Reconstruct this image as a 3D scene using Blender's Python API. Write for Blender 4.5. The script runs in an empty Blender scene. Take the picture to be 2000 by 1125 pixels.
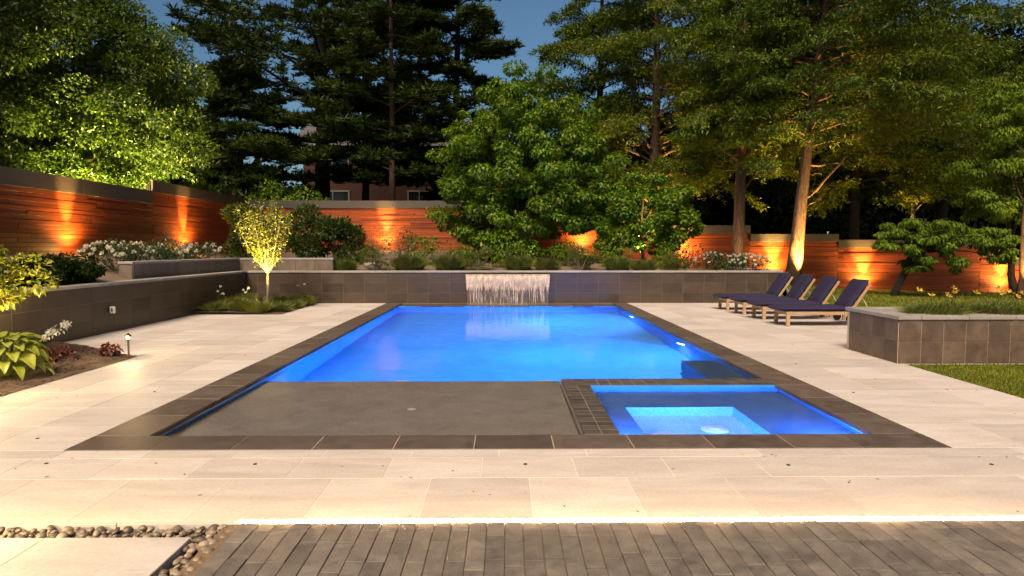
import bpy, math, random
import numpy as np
from mathutils import Vector, Matrix

R = math.radians
PI = math.pi
random.seed(7)
RS = np.random.RandomState(11)
S = bpy.context.scene
COL = S.collection

# ------------------------------------------------------------------ camera
cam_d = bpy.data.cameras.new('camera')
cam_d.sensor_width = 36.0
cam_d.lens = 36.0 * 1235 / 2000
cam_d.clip_start = 0.05
cam_d.clip_end = 1500
cam = bpy.data.objects.new('camera', cam_d)
COL.objects.link(cam)
cam.location = (0, 0, 1.55)
cam.rotation_euler = (R(90 - 3.54), 0, -math.atan(13 / 1235))
S.camera = cam

# ------------------------------------------------------------------ world
W = bpy.data.worlds.new('World')
S.world = W
W.use_nodes = True
wn = W.node_tree
wn.nodes.clear()
wo = wn.nodes.new('ShaderNodeOutputWorld')
bg = wn.nodes.new('ShaderNodeBackground')
sk = wn.nodes.new('ShaderNodeTexSky')
sk.sky_type = 'NISHITA'
sk.sun_disc = False
SUN_EL, SUN_AZ = 52.0, 196.0          # broad soft evening light from behind the camera
sk.sun_elevation = R(9.0)
sk.sun_rotation = R(SUN_AZ)
sk.air_density = 1.0
sk.dust_density = 0.0
sk.ozone_density = 3.0
bg.inputs['Strength'].default_value = 0.062
wn.links.new(sk.outputs[0], bg.inputs['Color'])
wn.links.new(bg.outputs[0], wo.inputs['Surface'])

# ------------------------------------------------------------------ soft sun
sd = bpy.data.lights.new('sun', 'SUN')
sd.energy = 4.4
sd.angle = R(32)
sd.color = (1.0, 0.79, 0.59)
sun = bpy.data.objects.new('sun', sd)
COL.objects.link(sun)
_v = Vector((math.cos(R(SUN_EL)) * math.sin(R(SUN_AZ)), math.cos(R(SUN_EL)) * math.cos(R(SUN_AZ)), math.sin(R(SUN_EL))))
sun.rotation_euler = _v.to_track_quat('Z', 'Y').to_euler()
sun.location = (0, -5, 12)

S.view_settings.view_transform = 'Standard'
S.view_settings.look = 'None'
S.view_settings.exposure = 0.6
S.view_settings.gamma = 1.0
S.view_settings.use_curve_mapping = False
S.render.engine = 'CYCLES'
cy = S.cycles
cy.use_denoising = True
cy.max_bounces = 8
cy.diffuse_bounces = 3
cy.glossy_bounces = 3
cy.transmission_bounces = 6
cy.transparent_max_bounces = 12
cy.volume_bounces = 0
cy.sample_clamp_indirect = 6.0
cy.sample_clamp_direct = 0.0
cy.caustics_reflective = False
cy.caustics_refractive = True
cy.blur_glossy = 0.5

# ================================================================== materials
def mat(name):
    m = bpy.data.materials.new(name)
    m.use_nodes = True
    nt = m.node_tree
    p = nt.nodes['Principled BSDF']
    return m, nt, p

def N(nt, t, **kw):
    n = nt.nodes.new(t)
    for k, v in kw.items():
        if k.startswith('i_'):
            n.inputs[k[2:].replace('_', ' ')].default_value = v
        else:
            setattr(n, k, v)
    return n

def wpos(nt, scale=(1, 1, 1), rot=(0, 0, 0)):
    g = N(nt, 'ShaderNodeNewGeometry')
    mp = N(nt, 'ShaderNodeMapping')
    mp.inputs['Scale'].default_value = scale
    mp.inputs['Rotation'].default_value = rot
    nt.links.new(g.outputs['Position'], mp.inputs['Vector'])
    return mp.outputs[0]

def noise(nt, vec, scale, detail=5, rough=0.6, dist=0.0):
    n = N(nt, 'ShaderNodeTexNoise')
    n.inputs['Scale'].default_value = scale
    n.inputs['Detail'].default_value = detail
    n.inputs['Roughness'].default_value = rough
    n.inputs['Distortion'].default_value = dist
    nt.links.new(vec, n.inputs['Vector'])
    return n.outputs[0]

def ramp(nt, fac, stops):
    r = N(nt, 'ShaderNodeValToRGB')
    cr = r.color_ramp
    while len(cr.elements) < len(stops):
        cr.elements.new(0.5)
    for e, (p, c) in zip(cr.elements, stops):
        e.position = p
        e.color = (c[0], c[1], c[2], 1) if not isinstance(c, (int, float)) else (c, c, c, 1)
    nt.links.new(fac, r.inputs[0])
    return r.outputs[0]

def mixc(nt, fac, a, b, mode='MIX'):
    m = N(nt, 'ShaderNodeMix', data_type='RGBA', blend_type=mode)
    for s, v in ((m.inputs[0], fac), (m.inputs[6], a), (m.inputs[7], b)):
        if isinstance(v, (int, float)):
            s.default_value = v
        elif isinstance(v, tuple):
            s.default_value = (v[0], v[1], v[2], 1)
        else:
            nt.links.new(v, s)
    return m.outputs[2]

def rnd_mul(nt, col, lo, hi):
    """per piece tone: the object's own random number scales the colour"""
    oi = N(nt, 'ShaderNodeObjectInfo')
    mr = N(nt, 'ShaderNodeMapRange')
    mr.inputs[3].default_value = lo
    mr.inputs[4].default_value = hi
    nt.links.new(oi.outputs['Random'], mr.inputs[0])
    cc = N(nt, 'ShaderNodeCombineColor')
    for k in range(3):
        nt.links.new(mr.outputs[0], cc.inputs[k])
    return mixc(nt, 1.0, col, cc.outputs[0], 'MULTIPLY')

def bump(nt, p, h, strength=0.3, dist=0.01):
    b = N(nt, 'ShaderNodeBump')
    b.inputs['Strength'].default_value = strength
    b.inputs['Distance'].default_value = dist
    nt.links.new(h, b.inputs['Height'])
    nt.links.new(b.outputs[0], p.inputs['Normal'])

def simple(name, col, rough=0.5, metal=0.0, var=0.12, sc=6.0, bmp=0.0):
    m, nt, p = mat(name)
    v = wpos(nt)
    n = noise(nt, v, sc)
    lo = tuple(c * (1 - var) for c in col)
    hi = tuple(min(1, c * (1 + var)) for c in col)
    nt.links.new(ramp(nt, n, [(0.3, lo), (0.7, hi)]), p.inputs['Base Color'])
    p.inputs['Roughness'].default_value = rough
    p.inputs['Metallic'].default_value = metal
    if bmp:
        bump(nt, p, noise(nt, v, sc * 6), bmp, 0.01)
    return m

def stone(name, dark, light, sc=3.0, streak=(1, 1, 1), lo=0.85, hi=1.12, rough=0.6, fine=60, bm=0.25, specks=None, spec=0.4, pits=False):
    m, nt, p = mat(name)
    v = wpos(nt, streak)
    v0 = wpos(nt)
    n1 = noise(nt, v, sc, 8, 0.65, 0.4)
    n2 = noise(nt, v0, fine, 4, 0.6)
    c = ramp(nt, n1, [(0.32, dark), (0.68, light)])
    c = mixc(nt, 0.35, c, ramp(nt, n2, [(0.3, tuple(x * 0.75 for x in dark)), (0.75, light)]))
    if specks:
        n3 = noise(nt, v0, specks[0], 2, 0.5)
        c = mixc(nt, ramp(nt, n3, [(specks[1], 0.0), (specks[1] + 0.05, 1.0)]), c, specks[2])
    if pits:
        n4 = noise(nt, wpos(nt, (1, 2.6, 1)), 9, 6, 0.75, 1.5)
        c = mixc(nt, ramp(nt, n4, [(0.56, 0.0), (0.72, 0.48)]), c, tuple(x * 0.62 for x in dark))
    c = rnd_mul(nt, c, lo, hi)
    nt.links.new(c, p.inputs['Base Color'])
    rr = ramp(nt, n1, [(0.3, rough - 0.1), (0.7, rough + 0.1)])
    nt.links.new(rr, p.inputs['Roughness'])
    p.inputs['Specular IOR Level'].default_value = spec
    bump(nt, p, n2, bm, 0.004)
    return m

M = {}
M['paver'] = stone('limestone', (0.46, 0.405, 0.36), (0.62, 0.57, 0.52), 2.2, (0.6, 3.0, 1), 0.87, 1.08, 0.6, 45, 0.2, pits=True)
M['coping'] = stone('bluestone', (0.065, 0.048, 0.038), (0.130, 0.098, 0.078), 6, (1, 1, 1), 0.8, 1.25, 0.45, 90, 0.5, spec=0.5)
M['walltile'] = stone('charcoal_tile', (0.050, 0.034, 0.022), (0.086, 0.060, 0.040), 3, (1, 1, 1.5), 0.85, 1.18, 0.42, 120, 0.15)
M['planttile'] = stone('brown_tile', (0.065, 0.043, 0.030), (0.17, 0.12, 0.085), 4.5, (1, 1, 1), 0.85, 1.2, 0.5, 120, 0.15)
M['upstone'] = stone('weathered_stone', (0.085, 0.064, 0.048), (0.23, 0.18, 0.135), 4, (1.5, 1.5, 0.6), 0.85, 1.15, 0.65, 60, 0.3)
M['cap'] = stone('cap_stone', (0.26, 0.235, 0.21), (0.38, 0.35, 0.32), 5, (1, 1, 1), 0.9, 1.12, 0.6, 80, 0.2)
M['grout'] = simple('grout', (0.40, 0.33, 0.26), 0.9, var=0.2, sc=20)
M['grout_l'] = simple('light_grout', (0.50, 0.40, 0.30), 0.9, var=0.15, sc=20)
M['grout_d'] = simple('dark_grout', (0.19, 0.15, 0.12), 0.9, var=0.2, sc=20)
M['joint'] = simple('paver_joint', (0.74, 0.68, 0.61), 0.9, var=0.08, sc=20)
M['sand'] = simple('joint_sand', (0.17, 0.115, 0.062), 0.95, var=0.3, sc=60)
M['brick'] = stone('clay_paver', (0.080, 0.068, 0.056), (0.225, 0.190, 0.155), 9, (1, 1, 1), 0.80, 1.15, 0.75, 140, 0.6, specks=(220, 0.66, (0.30, 0.27, 0.24)))
M['pebble'] = stone('river_pebble', (0.12, 0.088, 0.062), (0.30, 0.23, 0.165), 14, (1, 1, 1), 0.45, 1.5, 0.42, 200, 0.15, spec=0.5)
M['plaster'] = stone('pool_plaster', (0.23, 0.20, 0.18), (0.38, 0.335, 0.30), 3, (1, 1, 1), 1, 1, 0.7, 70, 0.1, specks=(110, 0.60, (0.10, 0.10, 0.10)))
M['deep'] = stone('blue_lit_deep_plaster', (0.03, 0.22, 0.50), (0.06, 0.34, 0.66), 3, (1, 1, 1), 1, 1, 0.7, 70, 0.1)  # same grey plaster, with the pool lamps' blue light put into its colour
M['bench'] = stone('blue_lit_bench_plaster', (0.035, 0.075, 0.14), (0.06, 0.11, 0.20), 3, (1, 1, 1), 1, 1, 0.7, 70, 0.1)  # grey plaster again, blue pool light tinted into the colour
M['well'] = stone('blue_lit_well_plaster', (0.22, 0.48, 0.78), (0.40, 0.66, 0.92), 3, (1, 1, 1), 1, 1, 0.7, 60, 0.1, specks=(90, 0.56, (0.05, 0.30, 0.65)))  # bright blue lamplight painted into the plaster colour; specks are its own
M['spabench'] = stone('dim_blue_lit_spa_bench_plaster', (0.045, 0.105, 0.18), (0.085, 0.16, 0.26), 3, (1, 1, 1), 1, 1, 0.7, 60, 0.1)  # dimmer copy of the plaster, blue lamplight painted in
M['poolledge'] = stone('wet_ledge', (0.04, 0.034, 0.03), (0.10, 0.085, 0.075), 8, (1, 1, 1), 0.8, 1.3, 0.35, 60, 0.5)
M['spatile'] = stone('spa_brick', (0.050, 0.042, 0.036), (0.095, 0.080, 0.068), 9, (1, 1, 1), 0.75, 1.3, 0.5, 120, 0.3)
M['mulch'] = stone('mulch', (0.055, 0.034, 0.022), (0.15, 0.10, 0.065), 30, (1, 1, 1), 1, 1, 0.95, 130, 1.0)
M['gravelbed'] = stone('bed_gravel', (0.08, 0.055, 0.038), (0.24, 0.17, 0.12), 40, (1, 1, 1), 1, 1, 0.95, 150, 1.0)
M['soil'] = simple('forest_floor', (0.022, 0.020, 0.012), 1.0, var=0.4, sc=2)
M['lawnbase'] = simple('lawn_soil', (0.075, 0.095, 0.014), 1.0, var=0.35, sc=3)
M['fascia'] = stone('fence_fascia', (0.060, 0.050, 0.042), (0.098, 0.083, 0.070), 6, (0.4, 0.4, 6), 0.92, 1.08, 0.6, 60, 0.1)
M['navy'] = simple('navy_canvas', (0.014, 0.010, 0.042), 0.85, var=0.18, sc=8, bmp=0.15)
M['teak'] = stone('teak', (0.36, 0.22, 0.12), (0.52, 0.34, 0.20), 10, (0.4, 6, 6), 0.9, 1.1, 0.5, 100, 0.1)
M['dark'] = simple('black_metal', (0.02, 0.018, 0.016), 0.4, 0.3)
M['bronze'] = simple('bronze', (0.16, 0.12, 0.08), 0.35, 0.8)
M['white'] = simple('white_plastic', (0.75, 0.72, 0.66), 0.35, var=0.05)
M['strut'] = simple('pale_strut', (0.6, 0.55, 0.45), 0.4, 0.2)
M['housebrick'] = simple('house_wall', (0.05, 0.018, 0.010), 0.85, var=0.3, sc=5)
M['trim'] = simple('white_trim', (0.20, 0.18, 0.17), 0.6, var=0.1)
M['roof'] = simple('roof_shingle', (0.085, 0.08, 0.085), 0.85, var=0.25, sc=8)
M['boulder'] = stone('pale_boulder', (0.30, 0.25, 0.21), (0.52, 0.45, 0.40), 9, (1, 1, 1), 0.9, 1.1, 0.8, 60, 0.6)

def wood_board():
    m, nt, p = mat('cedar_board')
    v = wpos(nt, (0.35, 0.35, 14))
    oi = N(nt, 'ShaderNodeObjectInfo')
    add = N(nt, 'ShaderNodeVectorMath', operation='ADD')
    cmb = N(nt, 'ShaderNodeCombineXYZ')
    mul = N(nt, 'ShaderNodeMath', operation='MULTIPLY')
    mul.inputs[1].default_value = 37.0
    nt.links.new(oi.outputs['Random'], mul.inputs[0])
    for k in range(3):
        nt.links.new(mul.outputs[0], cmb.inputs[k])
    nt.links.new(v, add.inputs[0])
    nt.links.new(cmb.outputs[0], add.inputs[1])
    n1 = noise(nt, add.outputs[0], 2.2, 7, 0.65, 0.8)
    c = ramp(nt, n1, [(0.28, (0.12, 0.024, 0.006)), (0.55, (0.27, 0.058, 0.013)), (0.78, (0.40, 0.105, 0.026))])
    c = rnd_mul(nt, c, 0.72, 1.25)
    nt.links.new(c, p.inputs['Base Color'])
    p.inputs['Roughness'].default_value = 0.5
    p.inputs['Specular IOR Level'].default_value = 0.35
    bump(nt, p, n1, 0.5, 0.006)
    return m
M['cedar'] = wood_board()

def bark(name, dark, light):
    m, nt, p = mat(name)
    v = wpos(nt, (9, 9, 1.6))
    n1 = noise(nt, v, 2.6, 8, 0.7, 0.6)
    nt.links.new(ramp(nt, n1, [(0.35, dark), (0.65, light)]), p.inputs['Base Color'])
    p.inputs['Roughness'].default_value = 0.9
    bump(nt, p, n1, 1.0, 0.05)
    return m
M['bark'] = bark('cedar_bark', (0.035, 0.018, 0.010), (0.17, 0.095, 0.052))
M['barkd'] = bark('pine_bark', (0.006, 0.004, 0.003), (0.022, 0.014, 0.010))
M['barkg'] = bark('smooth_bark', (0.16, 0.12, 0.08), (0.34, 0.27, 0.19))

def leafmat(name, a, b, c=None, trans=0.35, gloss=0.06, rough=0.45):
    """a..b: leaf colours by the leaf's own tint; c: the rarer odd leaf"""
    m = bpy.data.materials.new(name)
    m.use_nodes = True
    nt = m.node_tree
    nt.nodes.clear()
    out = N(nt, 'ShaderNodeOutputMaterial')
    at = N(nt, 'ShaderNodeAttribute', attribute_name='tint')
    stops = [(0.0, a), (0.82, b)]
    if c:
        stops += [(0.93, c)]
    col = ramp(nt, at.outputs['Fac'], stops)
    n = noise(nt, wpos(nt), 0.9, 3)
    col = mixc(nt, 1.0, col, ramp(nt, n, [(0.3, 0.72), (0.7, 1.2)]), 'MULTIPLY')
    d = N(nt, 'ShaderNodeBsdfDiffuse')
    t = N(nt, 'ShaderNodeBsdfTranslucent')
    g = N(nt, 'ShaderNodeBsdfGlossy')
    g.inputs['Roughness'].default_value = rough
    nt.links.new(col, d.inputs[0])
    tc = mixc(nt, 1.0, col, (1.25, 1.2, 0.5), 'MULTIPLY')
    nt.links.new(tc, t.inputs[0])
    m1 = N(nt, 'ShaderNodeMixShader')
    m1.inputs[0].default_value = trans
    nt.links.new(d.outputs[0], m1.inputs[1])
    nt.links.new(t.outputs[0], m1.inputs[2])
    m2 = N(nt, 'ShaderNodeMixShader')
    m2.inputs[0].default_value = gloss
    nt.links.new(m1.outputs[0], m2.inputs[1])
    nt.links.new(g.outputs[0], m2.inputs[2])
    nt.links.new(m2.outputs[0], out.inputs[0])
    return m
M['l_broad'] = leafmat('dogwood_leaf', (0.036, 0.105, 0.006), (0.150, 0.260, 0.014), (0.24, 0.24, 0.03), 0.3, 0.02)
M['l_left'] = leafmat('hornbeam_leaf', (0.024, 0.066, 0.004), (0.085, 0.145, 0.010), (0.105, 0.155, 0.010), 0.35, 0.05)
M['l_cedar'] = leafmat('cedar_needle', (0.030, 0.068, 0.004), (0.130, 0.178, 0.010), (0.19, 0.12, 0.02), 0.2, 0.02)
M['l_pine'] = leafmat('pine_needle', (0.012, 0.027, 0.004), (0.045, 0.073, 0.009), (0.05, 0.045, 0.010), 0.15, 0.015)
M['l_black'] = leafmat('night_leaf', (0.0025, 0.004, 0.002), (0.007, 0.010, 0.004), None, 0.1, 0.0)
M['l_rhodo'] = leafmat('laurel_leaf', (0.030, 0.060, 0.012), (0.070, 0.115, 0.022), (0.13, 0.15, 0.03), 0.2, 0.03)
M['l_box'] = leafmat('boxwood_leaf', (0.008, 0.018, 0.004), (0.025, 0.045, 0.008), None, 0.15, 0.01)
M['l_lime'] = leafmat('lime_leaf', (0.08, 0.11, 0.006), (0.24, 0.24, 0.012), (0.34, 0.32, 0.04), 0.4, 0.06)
M['l_rose'] = leafmat('rose_leaf', (0.018, 0.040, 0.008), (0.055, 0.095, 0.018), None, 0.2, 0.06)
M['l_lily'] = leafmat('daylily_leaf', (0.045, 0.085, 0.008), (0.150, 0.185, 0.018), (0.26, 0.20, 0.05), 0.3, 0.05)
M['l_grass'] = leafmat('grass_blade', (0.10, 0.145, 0.010), (0.25, 0.27, 0.020), (0.30, 0.25, 0.04), 0.3, 0.03)
M['l_hosta'] = leafmat('hosta_leaf', (0.19, 0.24, 0.025), (0.34, 0.37, 0.05), None, 0.25, 0.08, 0.35)
M['l_red'] = leafmat('heuchera_leaf', (0.06, 0.018, 0.012), (0.13, 0.035, 0.022), None, 0.2, 0.05)
M['l_dog'] = leafmat('kousa_leaf', (0.060, 0.115, 0.012), (0.150, 0.215, 0.028), None, 0.25, 0.0, 0.4)
M['petal'] = leafmat('white_petal', (0.55, 0.52, 0.46), (0.80, 0.78, 0.72), None, 0.3, 0.0)
M['petal_y'] = leafmat('yellow_petal', (0.60, 0.36, 0.05), (0.85, 0.60, 0.14), None, 0.3, 0.0)

def emis(name, col, s):
    m = bpy.data.materials.new(name)
    m.use_nodes = True
    nt = m.node_tree
    nt.nodes.clear()
    o = N(nt, 'ShaderNodeOutputMaterial')
    e = N(nt, 'ShaderNodeEmission')
    e.inputs[0].default_value = (*col, 1)
    e.inputs[1].default_value = s
    nt.links.new(e.outputs[0], o.inputs[0])
    return m
M['led'] = emis('led_strip', (1.0, 0.58, 0.28), 120)
M['led_dim'] = emis('led_strip_dim', (1.0, 0.60, 0.22), 45)
M['lens'] = emis('lamp_lens', (1.0, 0.62, 0.25), 25)
M['bulb'] = emis('lamp_bulb', (1.0, 0.72, 0.32), 14)
M['poolled'] = emis('pool_lens', (0.35, 0.65, 1.0), 50)
M['warmwin'] = emis('lit_curtain', (1.0, 0.68, 0.45), 0.28)

def glass_dark():
    m, nt, p = mat('dark_glass')
    p.inputs['Base Color'].default_value = (0.012, 0.014, 0.018, 1)
    p.inputs['Roughness'].default_value = 0.15
    return m
M['glass'] = glass_dark()

def water_mat(name, absorb, dens, rough=0.035, bs=0.2):
    m = bpy.data.materials.new(name)
    m.use_nodes = True
    nt = m.node_tree
    nt.nodes.clear()
    o = N(nt, 'ShaderNodeOutputMaterial')
    g = N(nt, 'ShaderNodeBsdfRefraction')
    g.inputs['IOR'].default_value = 1.333
    g.inputs['Roughness'].default_value = rough * 0.5
    gl = N(nt, 'ShaderNodeBsdfGlossy')
    gl.inputs['Roughness'].default_value = rough
    frn = N(nt, 'ShaderNodeFresnel')
    frn.inputs['IOR'].default_value = 1.333
    ml = N(nt, 'ShaderNodeMath', operation='MULTIPLY')
    ml.inputs[1].default_value = 0.65
    nt.links.new(frn.outputs[0], ml.inputs[0])
    mx = N(nt, 'ShaderNodeMixShader')
    nt.links.new(ml.outputs[0], mx.inputs[0])
    nt.links.new(g.outputs[0], mx.inputs[1])
    nt.links.new(gl.outputs[0], mx.inputs[2])
    v = wpos(nt, (1, 0.55, 1))
    b = N(nt, 'ShaderNodeBump')
    b.inputs['Strength'].default_value = bs
    b.inputs['Distance'].default_value = 0.012
    n = noise(nt, v, 7.0, 3, 0.5, 0.3)
    nt.links.new(n, b.inputs['Height'])
    for q_ in (g, gl, frn):
        nt.links.new(b.outputs[0], q_.inputs['Normal'])
    nt.links.new(mx.outputs[0], o.inputs['Surface'])
    if dens > 0:
        va = N(nt, 'ShaderNodeVolumeAbsorption')
        va.inputs['Color'].default_value = (*absorb, 1)
        va.inputs['Density'].default_value = dens
        nt.links.new(va.outputs[0], o.inputs['Volume'])
    return m
M['water'] = water_mat('pool_water', (0.25, 0.80, 1.0), 0.0, 0.06, 0.40)
M['spawater'] = water_mat('spa_water', (0.25, 0.80, 1.0), 0.0, 0.012, 0.12)

def fall_mat():
    m, nt, p = mat('falling_water')
    v = wpos(nt, (26, 1, 1.2))
    n1 = noise(nt, v, 1.6, 5, 0.6, 0.5)
    v2 = wpos(nt, (9, 1, 3.0), (0, 0.0, 0))
    n2 = noise(nt, v2, 2.0, 4, 0.55, 0.8)
    g = N(nt, 'ShaderNodeNewGeometry')
    sx = N(nt, 'ShaderNodeSeparateXYZ')
    nt.links.new(g.outputs['Position'], sx.inputs[0])
    # the sheet breaks into strands as it falls
    mr = N(nt, 'ShaderNodeMapRange')
    mr.inputs[1].default_value = 0.80
    mr.inputs[2].default_value = 0.35
    mr.inputs[3].default_value = -0.35
    mr.inputs[4].default_value = 0.10
    nt.links.new(sx.outputs[2], mr.inputs[0])
    ad = N(nt, 'ShaderNodeMath', operation='ADD')
    nt.links.new(n1, ad.inputs[0])
    nt.links.new(mr.outputs[0], ad.inputs[1])
    hole = ramp(nt, ad.outputs[0], [(0.50, 0.0), (0.60, 1.0)])
    al = N(nt, 'ShaderNodeMapRange')
    al.inputs[3].default_value = 0.74
    al.inputs[4].default_value = 0.12
    nt.links.new(hole, al.inputs[0])
    nt.links.new(al.outputs[0], p.inputs['Alpha'])
    nt.links.new(ramp(nt, n2, [(0.3, (0.32, 0.22, 0.145)), (0.7, (0.74, 0.58, 0.44))]), p.inputs['Base Color'])
    p.inputs['Roughness'].default_value = 0.3
    bump(nt, p, n1, 0.6, 0.02)
    return m
M['fall'] = fall_mat()

# ================================================================== object helpers
def link(name, me, m=None, parent=None, loc=None, rot=None):
    o = bpy.data.objects.new(name, me)
    COL.objects.link(o)
    if m is not None and me is not None and not me.materials:
        me.materials.append(m)
    if parent is not None:
        o.parent = parent
    if loc is not None:
        o.location = loc
    if rot is not None:
        o.rotation_euler = rot
    return o

def tag(o, label=None, cat=None, group=None, kind=None):
    if label: o['label'] = label
    if cat: o['category'] = cat
    if group: o['group'] = group
    if kind: o['kind'] = kind
    return o

def thing(name, label, cat, loc=(0, 0, 0), rz=0, group=None, kind=None):
    o = bpy.data.objects.new(name, None)
    o.empty_display_size = 0.1
    COL.objects.link(o)
    o.location = loc
    o.rotation_euler = (0, 0, rz)
    return tag(o, label, cat, group, kind)

def mesh(name, verts, faces, smooth=False):
    me = bpy.data.meshes.new(name)
    me.from_pydata([tuple(v) for v in verts], [], faces)
    if smooth:
        me.polygons.foreach_set('use_smooth', [True] * len(me.polygons))
    me.update()
    return me

class MB:
    def __init__(s):
        s.v = []; s.f = []
    def add(s, vs, fs):
        b = len(s.v)
        s.v += [tuple(v) for v in vs]
        s.f += [tuple(i + b for i in f) for f in fs]
        return s
    def box(s, c, d, ch=0.0, mtx=None):
        vs, fs = cbox(d, ch)
        out = []
        for v in vs:
            q = Vector(v)
            if mtx is not None: q = mtx @ q
            out.append((q.x + c[0], q.y + c[1], q.z + c[2]))
        return s.add(out, fs)
    def tube(s, pts, rad, n=8, cap=True, wob=0.0):
        pts = [Vector(p) for p in pts]
        vs = []; fs = []
        k = len(pts)
        up = Vector((0, 0, 1))
        for i, p in enumerate(pts):
            d = (pts[min(i + 1, k - 1)] - pts[max(i - 1, 0)])
            d = d.normalized() if d.length > 1e-9 else Vector((0, 0, 1))
            a = d.cross(Vector((1, 0, 0)) if abs(d.x) < 0.8 else Vector((0, 1, 0))).normalized()
            b = d.cross(a)
            r = rad[i] if hasattr(rad, '__len__') else rad
            for j in range(n):
                t = 2 * PI * j / n
                rr = r * (1 + wob * (random.random() - 0.5))
                vs.append(p + a * math.cos(t) * rr + b * math.sin(t) * rr)
        for i in range(k - 1):
            for j in range(n):
                j2 = (j + 1) % n
                fs.append((i * n + j, i * n + j2, (i + 1) * n + j2, (i + 1) * n + j))
        if cap:
            fs.append(tuple(range(n - 1, -1, -1)))
            fs.append(tuple((k - 1) * n + j for j in range(n)))
        return s.add(vs, fs)
    def lathe(s, prof, c=(0, 0, 0), n=16):
        vs = []; fs = []
        for (r, z) in prof:
            for j in range(n):
                t = 2 * PI * j / n
                vs.append((c[0] + r * math.cos(t), c[1] + r * math.sin(t), c[2] + z))
        for i in range(len(prof) - 1):
            for j in range(n):
                j2 = (j + 1) % n
                fs.append((i * n + j, i * n + j2, (i + 1) * n + j2, (i + 1) * n + j))
        fs.append(tuple(range(n - 1, -1, -1)))
        fs.append(tuple((len(prof) - 1) * n + j for j in range(n)))
        return s.add(vs, fs)
    def build(s, name, m, parent=None, smooth=False, loc=None, rot=None):
        return link(name, mesh(name, s.v, s.f, smooth), m, parent, loc, rot)

def cbox(d, ch=0.0):
    """box with chamfered edges, centred"""
    x, y, z = d[0] / 2, d[1] / 2, d[2] / 2
    if ch <= 0:
        vs = [(a * x, b * y, c * z) for a in (-1, 1) for b in (-1, 1) for c in (-1, 1)]
        fs = [(0, 1, 3, 2), (4, 6, 7, 5), (0, 4, 5, 1), (2, 3, 7, 6), (0, 2, 6, 4), (1, 5, 7, 3)]
        return vs, fs
    c = min(ch, x * 0.9, y * 0.9, z * 0.9)
    idx = {}
    vs = []
    for a in (-1, 1):
        for b in (-1, 1):
            for e in (-1, 1):
                for ax, p in enumerate(((a * x, b * (y - c), e * (z - c)), (a * (x - c), b * y, e * (z - c)), (a * (x - c), b * (y - c), e * z))):
                    idx[(a, b, e, ax)] = len(vs)
                    vs.append(p)
    fs = []
    for a in (-1, 1):
        q = [idx[(a, -1, -1, 0)], idx[(a, 1, -1, 0)], idx[(a, 1, 1, 0)], idx[(a, -1, 1, 0)]]
        fs.append(tuple(q if a > 0 else q[::-1]))
        q = [idx[(-1, a, -1, 1)], idx[(1, a, -1, 1)], idx[(1, a, 1, 1)], idx[(-1, a, 1, 1)]]
        fs.append(tuple(q[::-1] if a > 0 else q))
        q = [idx[(-1, -1, a, 2)], idx[(1, -1, a, 2)], idx[(1, 1, a, 2)], idx[(-1, 1, a, 2)]]
        fs.append(tuple(q if a > 0 else q[::-1]))
    for a in (-1, 1):
        for b in (-1, 1):
            q = [idx[(a, b, -1, 0)], idx[(a, b, -1, 1)], idx[(a, b, 1, 1)], idx[(a, b, 1, 0)]]
            fs.append(tuple(q if a * b > 0 else q[::-1]))
            q = [idx[(a, -1, b, 0)], idx[(a, -1, b, 2)], idx[(a, 1, b, 2)], idx[(a, 1, b, 0)]]
            fs.append(tuple(q[::-1] if a * b > 0 else q))
            q = [idx[(-1, a, b, 1)], idx[(-1, a, b, 2)], idx[(1, a, b, 2)], idx[(1, a, b, 1)]]
            fs.append(tuple(q if a * b > 0 else q[::-1]))
            for e in (-1, 1):
                q = [idx[(a, b, e, 0)], idx[(a, b, e, 1)], idx[(a, b, e, 2)]]
                fs.append(tuple(q if a * b * e > 0 else q[::-1]))
    return vs, fs

_cache = {}
def piece(name, d, ch, m, parent, loc, rot=None):
    """one loose piece (tile, brick, board): alike pieces share mesh data"""
    key = (name, round(d[0], 3), round(d[1], 3), round(d[2], 3), ch, m.name)
    if key not in _cache:
        vs, fs = cbox(d, ch)
        me = mesh(name, vs, fs)
        me.materials.append(m)
        _cache[key] = me
    return link(name, _cache[key], None, parent, loc, rot)

def clip(poly, a, b, c):
    """keep the side a*x+b*y <= c of a convex polygon"""
    out = []
    for i in range(len(poly)):
        p, q = poly[i], poly[(i + 1) % len(poly)]
        dp = a * p[0] + b * p[1] - c
        dq = a * q[0] + b * q[1] - c
        if dp <= 0: out.append(p)
        if dp * dq < 0:
            t = dp / (dp - dq)
            out.append((p[0] + (q[0] - p[0]) * t, p[1] + (q[1] - p[1]) * t))
    return out

def slab_poly(name, poly, z0, z1, ch, m, parent):
    """flat stone of any convex outline with chamfered top edge"""
    cx = sum(p[0] for p in poly) / len(poly)
    cyy = sum(p[1] for p in poly) / len(poly)
    n = len(poly)
    def inset(p, d):
        v = Vector((cx - p[0], cyy - p[1]))
        l = v.length
        return (p[0] + v.x / l * d * 1.4, p[1] + v.y / l * d * 1.4) if l > d * 2 else p
    vs = [(p[0] - cx, p[1] - cyy, z0) for p in poly]
    vs += [(p[0] - cx, p[1] - cyy, z1 - ch) for p in poly]
    vs += [(inset(p, ch)[0] - cx, inset(p, ch)[1] - cyy, z1) for p in poly]
    fs = [tuple(range(2 * n, 3 * n)), tuple(range(n - 1, -1, -1))]
    for k in (0, 1):
        for i in range(n):
            j = (i + 1) % n
            fs.append((k * n + i, k * n + j, (k + 1) * n + j, (k + 1) * n + i))
    return link(name, mesh(name, vs, fs), m, parent, (cx, cyy, 0))

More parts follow.
